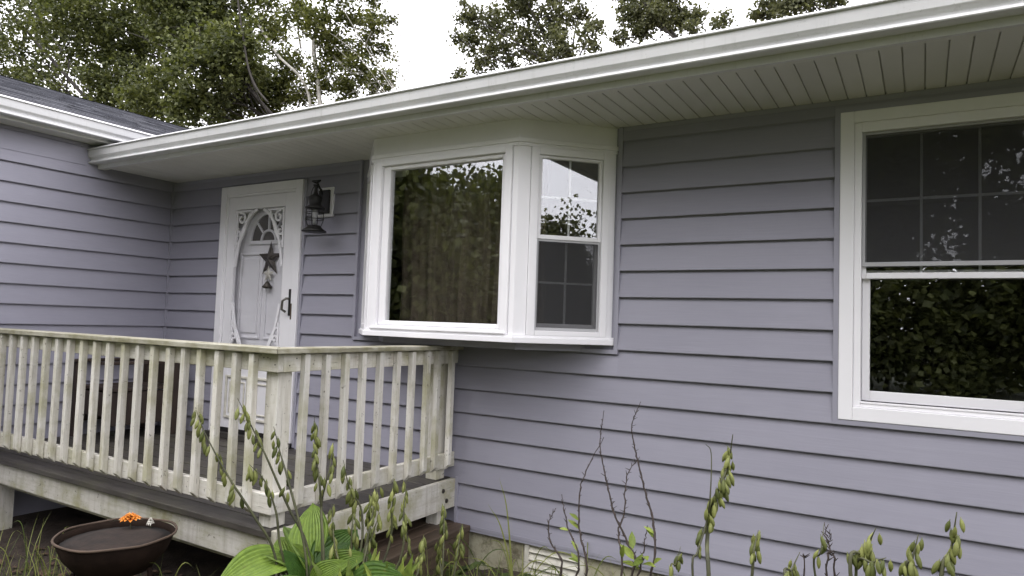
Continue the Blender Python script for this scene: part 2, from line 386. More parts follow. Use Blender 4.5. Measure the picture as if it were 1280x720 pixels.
# foundation with a white louvred vent
m = MB()
for (a, b, p, q) in cells(-7, XE, -.6, .075, [(-2.18, -1.79, -.15, .045)]): m.box(a, b, .012, .2, p, q)
fnd = m.build('foundation_wall', 'foundation', house)
m = MB(); m.ring(-2.195, -1.775, -.165, .055, .03, .03, .02, .015, -.006, .03); m.build('vent_frame', 'lattice_white', fnd, bev=.002)
sl = MB(); sl.prism([(0, 0), (.006, -.002), (.030, .042), (.024, .046)], 'x', -.18, .18)
slat_me = sl.mesh('vent_slat', 'lattice_white')
for i in range(4): link('vent_slat', slat_me, fnd, (-1.985, -.002, -.145+.049*i))
m = MB(); m.box(-2.18, -1.79, .04, .05, -.15, .05); m.build('vent_backing', 'interior', fnd)

# eave: soffit panels, fascia, gutter, roof
m = MB(); m.box(-6.6, XE, -.70, .02, ZS+.012, ZS+.02); soffit = m.build('soffit', 'soffit', house)
pm = MB(); pm.prism([(-.0405, .0), (-.0385, -.0018), (.0385, -.0018), (.0405, .0), (.0405, .009), (-.0405, .009)], 'y', -.335, .335)
panel_me = pm.mesh('soffit_panel', 'soffit')
for i in range(104): link('soffit_panel', panel_me, soffit, (-.166+.043-.0862*(i-34), -.335, ZS+.0015)) if -6.19 < -.166-.0862*(i-34) < XE else None
m = MB(); m.box(-6.6, XE, -.702, -.668, ZS-.010, ZS+.006); m.build('soffit_channel', 'soffit', soffit)
m = MB(); m.box(-6.6, XE, -.722, -.7025, ZS-.012, 2.86); m.build('fascia', 'gutter', house)
GP = [(-.7235, 2.714), (-.785, 2.712), (-.797, 2.713), (-.801, 2.718), (-.797, 2.729), (-.786, 2.735), (-.779, 2.741), (-.779, 2.750), (-.786, 2.757), (-.798, 2.763), (-.803, 2.770), (-.805, 2.796), (-.806, 2.822), (-.803, 2.8235), (-.803, 2.8265), (-.818, 2.828), (-.819, 2.832), (-.797, 2.847), (-.789, 2.845), (-.790, 2.836), (-.797, 2.830), (-.798, 2.772), (-.775, 2.752), (-.773, 2.740), (-.785, 2.722), (-.7235, 2.722)]
def gutter(name, parent, fr, a0, a1):
    m = MB(fr); k = max(1, int((a1-a0)/.9)); ps = []
    n = len(GP)
    for i in range(k+1):
        x = a0+(a1-a0)*i/k; sag = .004*mnoise.noise((x*.7, 3.3, 1))
        ps += [(x, y+sag, z+sag) for y, z in GP]
    m._add(ps, [(i*n+j, i*n+(j+1) % n, (i+1)*n+(j+1) % n, (i+1)*n+j) for i in range(k) for j in range(n)] + [tuple(range(n)), tuple(range(k*n, k*n+n))])
    return m.build(name, 'gutter', parent)
gutter('gutter', house, None, XW-.02, XE)
def shingle_roof(name, parent, fr, u0, u1, run, rise, z0):
    """fr(u, v, z): u along the eave, v up the slope in plan; overlapping shingle courses as one part"""
    m = MB(fr); sl_ = rise/run; v = 0
    while v < run:
        v2 = min(run, v+.14); u = u0 - random.random()*.3
        while u < u1:
            ue = min(u1, u+.3); a = max(u, u0); th = .008+random.random()*.006
            if ue > a: m._add([(a, v, z0+sl_*v+th), (ue-.004, v, z0+sl_*v+th), (ue-.004, v2+.02, z0+sl_*(v2+.02)+.001), (a, v2+.02, z0+sl_*(v2+.02)+.001), (a, v, z0+sl_*v), (ue-.004, v, z0+sl_*v)], [(0, 1, 2, 3), (4, 5, 1, 0)])
            u += .3
        v = v2
    m._add([(u0, 0, z0), (u1, 0, z0), (u1, run, z0+rise), (u0, run, z0+rise), (u0, 0, z0-.02), (u1, 0, z0-.02), (u1, run, z0+rise-.02), (u0, run, z0+rise-.02)], [(4, 7, 6, 5), (0, 1, 2, 3), (0, 4, 5, 1), (1, 5, 6, 2), (3, 2, 6, 7), (0, 3, 7, 4)])
    o = m.build(name, 'shingle', parent); return o
tag(shingle_roof('roof', house, lambda u, v, z: (u, -.77+v, z), -6.6, XE, 4.6, 1.3, 2.845), kind='stuff')
tag(shingle_roof('roof', house, lambda u, v, z: (u, 8.43-v, z), -6.6, XE, 4.6, 1.3, 2.845), kind='stuff')

# projecting wing on the left (its wall returns toward the street)
EX, WZ = -5.90, 3.02
YF = -3.0
wing = MB(); wing.box(XW-4.6, XW-.001, YF, YF+.1, -.6, WZ+.05); wing.box(XW-.11, XW-.001, YF+.1, 6, -.6, WZ+.05)
wing_wall = wing.build('wing_wall', 'siding_trim', house)
lay_siding(wing_wall, lambda a, y, z: (XW-y, -a, z), .03, -YF, .09, [(-.1, 1.62, -1, .386)])
z = ZS
for k in range(2):
    mm = MB(lambda a, y, z: (XW-y, -a, z)); mm.prism([(-.001, z), (-.018, z), (-.002, z+.16), (-.001, z+.16)], 'x', .82, -YF); mm.build('siding_board', 'siding', wing_wall); z += .16
m = MB(lambda a, y, z: (EX+.72-y-.74 if False else EX-.0+(-(y)-.80), a, z+WZ-2.835)); 
def wfr(a, y, z): return (EX-.806-y, a, z+WZ-2.832)
gutter('gutter', house, wfr, YF-.3, 4.0)
m = MB(); m.box(XW, EX-.085, YF-.3, 6, WZ-.14, WZ-.128); m.build('soffit', 'soffit', house)
m = MB(); m.box(EX-.104, EX-.085, YF-.3, 6, WZ-.127, WZ+.01); m.build('fascia', 'gutter', house)
tag(shingle_roof('roof', house, lambda u, v, z: (EX-.03-v, u, z), YF-.3, 6, 2.45, .86, WZ+.008), kind='stuff')
tag(shingle_roof('roof', house, lambda u, v, z: (EX-4.93+v, u, z), YF-.3, 6, 2.45, .86, WZ+.008), kind='stuff')

# rooms behind the glass
m = MB()
m.box(-5.9, XE, 3.2, 3.3, .3, 2.8); m.box(-5.9, XE, .115, 3.2, .25, .3); m.box(-5.9, XE, .115, 3.2, 2.66, 2.7)
m.box(-6.0, -5.9, .115, 3.3, .25, 2.7); m.box(XE, XE+.1, .0, 3.3, -.2, 2.9); m.box(-1.0, -.9, .115, 3.2, .3, 2.66)
m.build('interior_wall', 'interior', house)
m = MB(); m.box(-6.6, XE+.1, 8.3, 8.4, -.3, 2.9); m.box(XE, XE+.1, 3.3, 8.3, -.3, 2.9); m.build('rear_wall', 'siding', house)

# ---- bay window
A, B, C_, D = (-1.632, 0), (-2.08, -.44), (-3.24, -.44), (-3.688, 0)
bay_o = empty('bay_window', (-2.66, -.2, 1.345), None, None); 
bay_o.parent = house; bay_o.location = Vector((-2.66, -.2, 1.345)) - ORG[house]
def offset_poly(d):
    k = d*math.tan(R_(22.5)); q = d*math.sqrt(2)
    return [(A[0]+q, 0), (B[0]+k, B[1]-d), (C_[0]-k, C_[1]-d), (D[0]-q, 0)]
MB().prism(offset_poly(0.0), 'z', 2.565, ZS+.005).build('head_panel', 'white_paint', bay_o)
MB().prism(offset_poly(.012), 'z', 2.548, 2.575).build('head_trim', 'white_vinyl', bay_o, bev=.004)
MB().prism(offset_poly(.004), 'z', 2.528, 2.547).build('head_rail', 'white_vinyl', bay_o)
MB().prism(offset_poly(.022), 'z', 1.345, 1.379).build('seat_board', 'white_vinyl', bay_o, bev=.003)
MB().prism(offset_poly(-.12), 'z', 1.30, 1.344).build('seat_underside', 'siding_trim', bay_o)
MB().prism(offset_poly(.010), 'z', 1.380, 1.392).build('sill', 'white_vinyl', bay_o)
def seg(P, Q):
    P = Vector((*P, 0)); Q = Vector((*Q, 0)); t = (Q-P).normalized(); n = Vector((0, 0, 1)).cross(t)   # n points into the house when going right-to-left
    return lambda s, d, z: P + t*s + n*d + Vector((0, 0, z))
def check_frame(fr):   # d must grow toward the house
    return fr
fF = seg(C_, B)            # front, s from the left corner to the right corner: 0..1.16
fR = seg(B, A)             # right flank, s 0..0.634
fL = seg(D, C_)            # left flank
def pane(fr, name, mtl, s0, s1, z0, z1, d, parent):
    return MB(fr).box(s0, s1, d, d+.004, z0, z1).build(name, mtl, parent)
ZB, ZT = 1.392, 2.528
# corner posts and jamb fillers
m = MB(fF); m.box(1.122, 1.158, .003, .06, ZB, ZT); m.fr = fR; m.box(.002, .078, .003, .06, ZB, ZT); m.build('corner_post', 'white_vinyl', bay_o, bev=.002)
m = MB(fF); m.box(.002, .038, .003, .06, ZB, ZT); m.fr = fL; m.box(.556, .632, .003, .06, ZB, ZT); m.build('corner_post', 'white_vinyl', bay_o, bev=.002)
m = MB(fR); m.box(.585, .66, .004, .06, ZB, ZT); m.build('end_jamb', 'white_vinyl', bay_o, bev=.002)
m = MB(fL); m.box(-.03, .05, .004, .06, ZB, ZT); m.build('end_jamb', 'white_vinyl', bay_o, bev=.002)
# picture window
m = MB(fF); m.ring(.040, 1.120, ZB, ZT, .05, .05, .028, .035, -.010, .06); m.build('frame', 'white_vinyl', bay_o, bev=.004)
m = MB(fF); m.ring(.091, 1.069, ZB+.029, ZT-.036, .062, .030, .030, .028, .012, .06); m.build('glazing_bead', 'white_vinyl', bay_o, bev=.006)
m = MB(fF); m.prism([(-.010, ZB+.0285), (-.010, ZB+.012), (-.026, ZB+.001), (-.026, ZB-.004), (-.010, ZB-.004)], 'x', .060, 1.112) if False else m.box(.05, 1.112, -.022, -.0105, ZB, ZB+.016); m.build('sill_lip', 'white_vinyl', bay_o, bev=.005)
pane(fF, 'glass_pane', 'glass', .150, 1.041, ZB+.056, ZT-.062, .035, bay_o)
# flankers: double hung, half screen below
def flanker(fr, s0, s1):
    MB(fr).ring(s0, s1, ZB, ZT, .050, .045, .030, .045, -.010, .07).build('frame', 'white_vinyl', bay_o, bev=.004)
    a, b = s0+.051, s1-.046; zb, zt, zm = ZB+.031, ZT-.046, 1.985
    MB(fr).ring(a, b, zm-.012, zt, .022, .022, .026, .018, .006, .034).build('upper_sash', 'white_vinyl', bay_o, bev=.003)
    pane(fr, 'glass_pane', 'glass', a+.022, b-.022, zm+.012, zt-.017, .018, bay_o)
    c = (a+b)/2; zc = (zm+.014+zt-.018)/2
    MB(fr).box(c-.006, c+.006, .0225, .030, zm+.015, zt-.019).build('muntin', 'white_vinyl', bay_o)
    MB(fr).box(a+.023, b-.023, .0225, .030, zc-.006, zc+.006).build('muntin', 'white_vinyl', bay_o)
    MB(fr).ring(a, b, zb, zm+.01, .026, .026, .042, .03, .038, .066).build('lower_sash', 'white_vinyl', bay_o, bev=.003)
    pane(fr, 'glass_pane', 'glass', a+.026, b-.026, zb+.042, zm-.02, .051, bay_o)
    zc = (zb+.04+zm-.02)/2
    MB(fr).box(c-.006, c+.006, .0555, .063, zb+.042, zm-.02).build('muntin', 'white_vinyl', bay_o)
    MB(fr).box(a+.027, b-.027, .0555, .063, zc-.006, zc+.006).build('muntin', 'white_vinyl', bay_o)
    MB(fr).ring(a+.001, b-.001, zb+.001, zm-.013, .012, .012, .016, .012, .012, .020).build('screen_frame', 'screen_frame', bay_o)
    MB(fr).box(a+.012, b-.012, .0155, .0165, zb+.016, zm-.024).build('insect_screen', 'screen_mesh', bay_o)
    return a+.022, b-.022, zm+.012, zt-.017
ra = flanker(fR, .080, .584); flanker(fL, .050, .554)
# raindrops on the upper right flank pane and the picture window
def drops(fr, s0, s1, z0, z1, d, n, rmax):
    m = MB(fr)
    for _ in range(n):
        s = random.uniform(s0+.01, s1-.01); z = random.uniform(z0+.01, z1-.01); r = random.uniform(.0008, rmax)
        vs = [(s, d-r*.6, z)] + [(s+r*math.cos(k*math.pi/3), d+.0005, z+r*1.2*math.sin(k*math.pi/3)) for k in range(6)]
        m._add(vs, [(0, k+1, (k+1) % 6+1) for k in range(6)])
    tag(m.build('raindrops', 'lever_metal', bay_o), kind='stuff')
drops(fR, *ra, .018, 70, .0026); drops(fF, .15, 1.04, 1.46, 2.45, .035, 160, .0016)
# curtain in the bay
def curtain(name, label, x0, x1, y, z0, z1, amp, wl):
    n = int((x1-x0)/.008); rows = 10; vs = []
    ph = [mnoise.noise((i*.03, 5, 0))*5 for i in range(n+1)]
    for j in range(rows+1):
        for i in range(n+1):
            x = x0+(x1-x0)*i/n; k = 1-.35*j/rows
            vs.append((x+.01*math.sin(j*.7+i*.05), y+amp*k*math.sin(2*math.pi*x/wl+ph[i])+.4*amp*math.sin(5*math.pi*x/wl+2*ph[i]+j*.1), z0+(z1-z0)*j/rows))
    b = MB(); b.v = [Vector(v) for v in vs]; b.f = [(j*(n+1)+i, j*(n+1)+i+1, (j+1)*(n+1)+i+1, (j+1)*(n+1)+i) for j in range(rows) for i in range(n)]
    o = b.build(name, 'curtain', None, True); s = o.modifiers.new('thickness', 'SOLIDIFY'); s.thickness = .002
    return tag(o, label, 'curtain')
curtain('curtain', 'brown curtain in soft folds hanging behind the bay picture window', -3.18, -2.02, -.16, 1.38, 2.545, .022, .13)

# ---- right-hand double-hung window
rw = empty('window', (.1, 0, 1.0), None, None); rw.parent = house; rw.location = Vector((.1, 0, 1.0))-ORG[house]
x0, x1, z0, z1 = WIN
MB().ring(x0, x1, z0, z1, .066, .066, .068, .060, -.030, .02).build('casing', 'white_vinyl', rw, bev=.003)
MB().ring(x0+.0665, x1-.0665, z0+.0685, z1-.0605, .034, .034, .03, .05, -.016, .08).build('frame', 'white_vinyl', rw, bev=.003)
a, b, zb, zt, zm = x0+.101, x1-.101, z0+.099, z1-.111, 1.775
MB().ring(a, b, zm-.025, zt, .02, .02, .03, .02, .020, .05).build('upper_sash', 'white_vinyl', rw, bev=.003)
pane(None, 'glass_pane', 'glass', a+.02, b-.02, zm+.005, zt-.02, .033, rw)
for fx in (1/3, 2/3): xm = a+.02+(b-a-.04)*fx; MB().box(xm-.006, xm+.006, .038, .046, zm+.005, zt-.02).build('muntin', 'white_vinyl', rw)
MB().box(a+.02, b-.02, .0385, .0455, 2.150, 2.163).build('muntin', 'white_vinyl', rw)
MB().ring(a+.001, b-.001, zm+.036, zt-.001, .014, .014, .022, .012, .003, .014).build('screen_frame', 'screen_frame', rw, bev=.002)
MB().box(a+.014, b-.014, .008, .009, zm+.058, zt-.012).build('insect_screen', 'screen_mesh', rw)
MB().ring(a+.001, b-.001, zb, zm+.02, .036, .036, .05, .034, .051, .078).build('lower_sash', 'white_vinyl', rw, bev=.003)
pane(None, 'glass_pane', 'glass', a+.036, b-.036, zb+.049, zm-.013, .062, rw)
MB().box(a-.0, b, -.020, .05, zb-.012, zb-.0005).build('sill', 'white_vinyl', rw, bev=.003)

# ---- front door with storm door
dr = empty('front_door', (-4.885, 0, .39), None, None); dr.parent = house; dr.location = Vector((-4.885, 0, .39))-ORG[house]
x0, x1 = -5.405, -4.365
MB().ring(x0, x1, .395, 2.586, .075, .075, .02, .075, -.045, .02).build('casing', 'white_paint', dr, bev=.004)
MB().ring(x0+.0755, x1-.0755, .4155, 2.5105, .02, .02, .02, .02, -.034, .09).build('jamb', 'white_paint', dr)
sx0, sx1, sz0, sz1 = x0+.098, x1-.098, .475, 2.488
gx0, gx1, gz0, gz1 = -5.205, -4.575, 1.055, 2.375
m = MB(); m.box(sx0, gx0, -.030, 0, sz0, sz1); m.box(gx1, sx1, -.030, 0, sz0, sz1); m.box(gx0, gx1, -.030, 0, gz1, sz1); m.box(gx0, gx1, -.030, 0, sz0, gz0)
m.build('storm_door', 'white_paint', dr, bev=.002)
MB().box(sx0, sx1, -.028, .0, .437, .474).build('door_sweep', 'dark_metal', dr)
MB().box(x0, x1, -.08, .05, .395, .436).build('threshold', 'lever_metal', dr)
for (pa, pb) in ((-5.215, -4.915), (-4.865, -4.565)):
    MB().ring(pa, pb, .56, .93, .022, .022, .022, .022, -.044, -.0305).build('kick_panel', 'lattice_white', dr, bev=.005)
    MB().ring(pa+.05, pb-.05, .61, .88, .014, .014, .014, .014, -.040, -.0305).build('kick_panel', 'lattice_white', dr, bev=.004)
pane(None, 'glass_pane', 'storm_glass', gx0, gx1, gz0, gz1, -.012, dr)
# oval scrollwork
cx, cz, ea, eb = (gx0+gx1)/2, (gz0+gz1)/2, (gx1-gx0)/2-.006, (gz1-gz0)/2-.006
def strip(pts, w_, y0=-.034, y1=-.018):
    m = MB(); n = len(pts); vs = []
    for i, p in enumerate(pts):
        q0 = Vector(pts[max(i-1, 0)]); q1 = Vector(pts[min(i+1, n-1)]); d = q1-q0; d = d.normalized() if d.length > 1e-9 else Vector((1, 0)); nn = Vector((-d.y, d.x))*w_/2; p = Vector(p)
        for s_, y in ((1, y0), (-1, y0), (-1, y1), (1, y1)): vs.append((p.x+nn.x*s_, y, p.y+nn.y*s_))
    m._add(vs, [(i*4+k, i*4+(k+1) % 4, i*4+4+(k+1) % 4, i*4+4+k) for i in range(n-1) for k in range(4)] + [(0, 1, 2, 3), ((n-1)*4, (n-1)*4+1, (n-1)*4+2, (n-1)*4+3)])
    return m
for sx_ in (-1, 1):
    for sz_ in (-1, 1):
        big = MB()
        arc = [(cx+sx_*ea*math.cos(R_(a)), cz+sz_*eb*math.sin(R_(a))) for a in [14+4*i for i in range(18)]]
        s1 = strip(arc, .024); big.v += s1.v; big.f += s1.f
        def add(pts, w_, y0=-.033):
            q = strip(pts, w_, y0); n = len(big.v); big.v += q.v; big.f += [tuple(i+n for i in f) for f in q.f]
        def spiral(c, r0, turns, a0, dirn): return [(c[0]+sx_*r0*(1-.75*i/24)*math.cos(a0+dirn*turns*2*math.pi*i/24), c[1]+sz_*r0*(1-.75*i/24)*math.sin(a0+dirn*turns*2*math.pi*i/24)) for i in range(25)]
        kx, kz = cx+sx_*ea, cz+sz_*eb
        add(spiral((kx-sx_*.07, kz-sz_*.075), .055, 1.15, R_(60), 1), .018, -.0325)
        add(spiral((kx-sx_*.045, kz-sz_*.20), .04, 1.1, R_(80), -1), .016, -.0335)
        add([(kx-sx_*.012, kz-sz_*.02*i) for i in range(18)], .018, -.0315)
        add([(kx-sx_*(.01+.02*i), kz-sz_*.012) for i in range(11)], .018, -.0318)
        add([(kx-sx_*(.02+.016*i), kz-sz_*(.30-.027*i+.05*math.sin(i*.35))) for i in range(11)], .014, -.0328)
        big.build('scroll_trim', 'white_paint', dr)
# inner slab with fanlight and raised panels
MB().box(x0+.10, x1-.10, .045, .09, .44, 2.485).build('inner_door', 'white_paint', dr)
fcx, fcz, fr_ = -4.84, 2.10, .235
fan = MB(); n = 20
fan._add([(fcx, .040, fcz)] + [(fcx+fr_*math.cos(math.pi*i/n), .040, fcz+fr_*1.05*math.sin(math.pi*i/n)) for i in range(n+1)], [(0, i+1, i+2) for i in range(n)])
fan.build('fanlight_pane', 'interior', dr)
fm = strip([(fcx+fr_*math.cos(math.pi*i/n), fcz+fr_*1.05*math.sin(math.pi*i/n)) for i in range(n+1)], .03, .022, .0445)
for pts, w_ in [([(fcx-fr_-.015, fcz-.012), (fcx+fr_+.015, fcz-.012)], .03), ([(fcx+.09*math.cos(math.pi*i/n), fcz+.09*math.sin(math.pi*i/n)) for i in range(n+1)], .018)] + [([(fcx+.09*math.cos(R_(a)), fcz+.09*math.sin(R_(a))), (fcx+fr_*math.cos(R_(a)), fcz+fr_*1.05*math.sin(R_(a)))], .016) for a in (45, 90, 135)]:
    q = strip(pts, w_, .026, .0435); k = len(fm.v); fm.v += q.v; fm.f += [tuple(i+k for i in f) for f in q.f]
fm.build('fanlight_muntin', 'white_paint', dr)
for (pa, pb, qa, qb) in ((-5.20, -4.90, 1.25, 2.0), (-4.86, -4.57, 1.25, 2.0), (-5.20, -4.90, .6, 1.12), (-4.86, -4.57, .6, 1.12)):
    MB().ring(pa, pb, qa, qb, .022, .022, .022, .022, .030, .0445).build('door_panel', 'white_paint', dr, bev=.006)
    MB().box(pa+.05, pb-.05, .034, .0445, qa+.05, qb-.05).build('door_panel', 'white_paint', dr, bev=.006)
h = on_y(362, 378, -.04)
MB().box(h.x-.018, h.x+.018, -.040, -.0305, h.z-.11, h.z+.11).build('handle_plate', 'dark_metal', dr, bev=.004)
m = MB(); m.tube([(h.x, -.04, h.z+.03), (h.x-.005, -.075, h.z+.03), (h.x-.035, -.085, h.z+.01), (h.x-.045, -.08, h.z-.06), (h.x-.02, -.06, h.z-.08)], .010, 8); m.build('handle', 'lever_metal', dr, True)
MB().box(-4.437, -4.423, -.0475, -.0455, 1.43, 1.56).build('latch_plate', 'rim_tan', dr)

# ---- stars on the door
def star(name, c, r, depth, mtl, label):
    vs = [(c.x, c.y-depth, c.z), (c.x, c.y, c.z)]
    for k in range(10):
        a = math.pi/2+k*math.pi/5; q = r if k % 2 == 0 else r*.40; vs.append((c.x+q*math.cos(a), c.y-.002, c.z+q*math.sin(a)))
    m = MB(); m._add(vs, [(0, 2+k, 2+(k+1) % 10) for k in range(10)] + [(1, 2+(k+1) % 10, 2+k) for k in range(10)])
    return tag(m.build(name, mtl), label, 'star')
sp = on_y(337.5, 324, .02)
star('metal_star', Vector((sp.x, .026, sp.z)), .158, .03, 'star_rust', 'rusty brown five-pointed metal star hung on the white front door')
s2 = on_y(336, 343, .01); st2 = empty('star_charm', (s2.x, .02, s2.z-.11), 'small cream star charm dangling below the rusty star', 'charm')
vs = []
m = MB(); pts = [(s2.x+(.075 if k % 2 == 0 else .032)*math.cos(math.pi/2+k*math.pi/5), .004, s2.z+(.075 if k % 2 == 0 else .032)*math.sin(math.pi/2+k*math.pi/5)) for k in range(10)]
m._add([(s2.x, -.008, s2.z), (s2.x, .006, s2.z)] + pts, [(0, 2+k, 2+(k+1) % 10) for k in range(10)] + [(1, 2+(k+1) % 10, 2+k) for k in range(10)])
m.build('star', 'charm_white', st2)
m = MB(); m.lathe([(.03, 0), (.045, .012), (.022, .04), (.012, .06)], (s2.x, .0, s2.z-.12), 12); m.build('bell', 'screw', st2, True)

# ---- wall lantern
lp = on_y(410.5, 253.5, 0); LY = -.17
lan = empty('wall_lantern', (lp.x, -.02, lp.z-.12), 'black caged lantern wall light on a white block beside the front door', 'lamp')
MB().box(lp.x-.082, lp.x+.082, -.034, -.005, lp.z-.12, lp.z+.12).build('mounting_block', 'white_vinyl', lan, bev=.008)
MB().box(lp.x-.06, lp.x+.06, -.055, -.035, lp.z-.095, lp.z+.095).build('back_plate', 'dark_metal', lan, bev=.006)
lc = on_y(393.8, 262, LY); top = on_y(394, 231, LY).z; bot = on_y(393.5, 290, LY).z; lx = lc.x
m = MB(); m.tube([(lp.x-.02, -.05, lp.z+.05), (lp.x-.02, -.066, lp.z+.10), (lp.x-.022, -.075, top-.01), (lp.x-.035, -.09, top+.03), (lp.x-.06, -.12, top+.045), (lx+.02, LY+.02, top+.035), (lx, LY, top+.01)], .008, 8); m.build('arm', 'dark_metal', lan, True)
H = top-bot
m = MB(); m.lathe([(.008, H), (.024, H-.002), (.012, H-.03), (.014, H-.06), (.02, H-.075), (.055, H-.10), (.05, H-.115), (.046, H-.165), (.075, H-.178), (.076, H-.19), (.04, H-.195)], (lx, LY, bot), 20); m.build('cap', 'dark_metal', lan, True)
m = MB(); m.lathe([(.03, .0), (.092, .0), (.096, .008), (.07, .025), (.055, .038), (.05, .05), (.03, .052)], (lx, LY, bot), 20); m.build('base', 'dark_metal', lan, True)
m = MB(); m.lathe([(.045, .052), (.056, .09), (.054, H-.24), (.042, H-.195)], (lx, LY, bot), 20); m.build('glass_chimney', 'storm_glass', lan, True)
for k in range(4):
    a = k*math.pi/2+.5; ca, sa = math.cos(a), math.sin(a)
    MB().tube([(lx+ca*.052, LY+sa*.052, bot+.045), (lx+ca*.068, LY+sa*.068, bot+.09), (lx+ca*.07, LY+sa*.07, bot+H-.19)], .003, 6).build('cage_wire', 'dark_metal', lan, True)
for zz in (.10, .15): MB().tube([(lx+.069*math.cos(2*math.pi*i/24), LY+.069*math.sin(2*math.pi*i/24), bot+zz) for i in range(24)], .003, 6, True).build('cage_ring', 'dark_metal', lan, True)
MB().tube([(lx+.055*math.cos(math.pi*i/12), LY, H+bot-.10+.095*math.sin(math.pi*i/12)) for i in range(13)], .003, 6).build('carry_loop', 'dark_metal', lan, True)
m = MB(); m.lathe([(.012, .06), (.014, .10), (.024, .13), (.027, .155), (.018, .18), (.004, .188)], (lx, LY, bot), 14); m.build('bulb', 'screen_frame', lan, True)

# ------------------------------------------------------------------ porch deck
DZ = .39; XR = -2.745; YD = -1.58
deck = empty('porch_deck', (-4.3, -.75, GZ), 'weathered wooden porch deck with peeling cream railing in front of the door', 'porch')
bw = .142
for i in range(11):
    y0 = YD+bw*i; jog = random.uniform(-.004, .004)
    MB().box(XW+.02, XR-.040+jog, y0+.004, min(y0+bw-.003, -.02), DZ-.036, DZ+random.uniform(-.002, .002)).build('deck_board', 'deck_wood', deck, bev=.004)
MB().box(XR-.038, XR, YD+.035, -.004, .197, DZ-.004).build('rim_board', 'rim_paint_y', deck, bev=.003)
MB().box(XW+.02, XR-.039, YD+.035, YD+.073, .205, DZ-.037).build('rim_board', 'rim_paint_x', deck, bev=.003)
MB().box(XW+.02, XR-.36, YD+.074, YD+.11, .172, .30).build('rim_ledger', 'cap_paint_x', deck, bev=.003)
for x in (-2.83, -4.4, -5.9):
    for y in (-1.38, -.12): MB().box(x-.045, x+.045, y-.045, y+.045, GZ-.2, DZ-.038).build('support_post', 'rail_paint_z', deck)
bolt = MB(); bolt.lathe([(.016, 0), (.016, .003), (.009, .004), (.009, .010), (.002, .011)], (0, 0, 0), 10); bolt_me = bolt.mesh('bolt', 'screw')
for (bx, by) in ((554, 614), (558, 626)):
    q = on_x(bx, by, XR); link('bolt', bolt_me, deck, (XR-.0005, q.y, q.z), (0, R_(90), 0))
# posts
PX, PY = -2.80, -1.535
MB().box(PX-.09, PX, PY, PY+.09, DZ+.001, 1.265).build('post', 'rail_paint_z', deck, bev=.004)
MB().box(PX-.09, PX, -.17, -.08, DZ+.001, 1.265).build('post', 'rail_paint_z', deck, bev=.004)
# rails (2x4 on edge, outside the posts), cap 2x6
RB, RTp = (.468, .566), (1.172, 1.266)
for (za, zb_), nm in ((RB, 'bottom_rail'), (RTp, 'top_rail')):
    MB().box(XW+.03, PX+.037, PY-.037, PY-.001, za, zb_).build(nm, 'rail_paint_x', deck, bev=.004)
    MB().box(PX+.001, PX+.037, PY, -.016, za, zb_).build(nm, 'rail_paint_y', deck, bev=.004)
c0, c1 = 1.267, 1.296
m = MB(); m.prism([(XW+.03, PY-.09), (PX+.088, PY-.09), (PX-.052, PY+.05), (XW+.03, PY+.05)], 'z', c0, c1); m.build('rail_cap', 'cap_paint_x', deck, bev=.004)
m = MB(); m.prism([(PX+.090, PY-.088), (PX+.090, -.03), (PX-.05, -.03), (PX-.05, PY+.052)], 'z', c0+.001, c1-.001); m.build('rail_cap', 'cap_paint_y', deck, bev=.004)
# balusters with a slanted foot
def bal(ax):
    m = MB()
    if ax == 'y': m.prism([(0, 0), (-.036, .036), (-.036, .80), (0, .80)], 'x', -.018, .018)
    else: m.prism([(0, 0), (.036, .036), (.036, .80), (0, .80)], 'y', -.018, .018)
    return m.mesh('baluster', 'rail_paint_z')
by, bxm = bal('y'), bal('x')
yo = PY-.0375
xs = [on_y(px, 500, yo-.018).x for px in (171, 189.5, 209, 228, 249, 270.5, 294, 315)]
x = xs[0]-.152
while x > XW+.1: xs.append(x); x -= .152
for x in xs: link('baluster', by, deck, (x, yo, .462+random.uniform(-.004, .002)), (0, R_(random.uniform(-.4, .4)), R_(random.uniform(-1.5, 1.5))), bev=.003)
xo = PX+.0375
for px in (379, 406, 430.5, 452, 473, 494, 513, 532, 545.5, 562.5):
    q = on_x(px, 500, xo+.018); link('baluster', bxm, deck, (xo, q.y, .462+random.uniform(-.004, .002)), (R_(random.uniform(-.4, .4)), 0, R_(random.uniform(-1.5, 1.5))), bev=.003)
# nail heads on the corner
sm = MB(); sm.lathe([(.004, 0), (.004, .001), (.001, .0012)], (0, 0, 0), 8); sme = sm.mesh('nail', 'screw')
for (px, py) in ((330, 447), (335, 447), (344, 456)):
    q = on_y(px, py, PY-.037); link('nail', sme, deck, (q.x, PY-.0372, q.z), (R_(90), 0, 0))
for (px, py) in ((371, 448), (362, 457)):
    q = on_x(px, py, PX+.037); link('nail', sme, deck, (PX+.0372, q.y, q.z), (0, R_(90), 0))

# ---- wooden step beside the deck
step = empty('wooden_step', (-2.78, -.5, GZ), 'weathered brown timber step against the deck side by the wall', 'step')
for i in range(3): MB().box(-2.98+.128*i, -2.98+.128*i+.124, -1.15, -.03, .062, .098).build('tread_board', 'step_wood', step, bev=.006)
MB().box(-2.632, -2.604, -1.13, -.035, -.3, .061).build('side_board', 'step_wood', step, bev=.005)
MB().box(-2.97, -2.633, -1.13, -1.10, -.3, .061).build('end_board', 'step_wood', step, bev=.005)

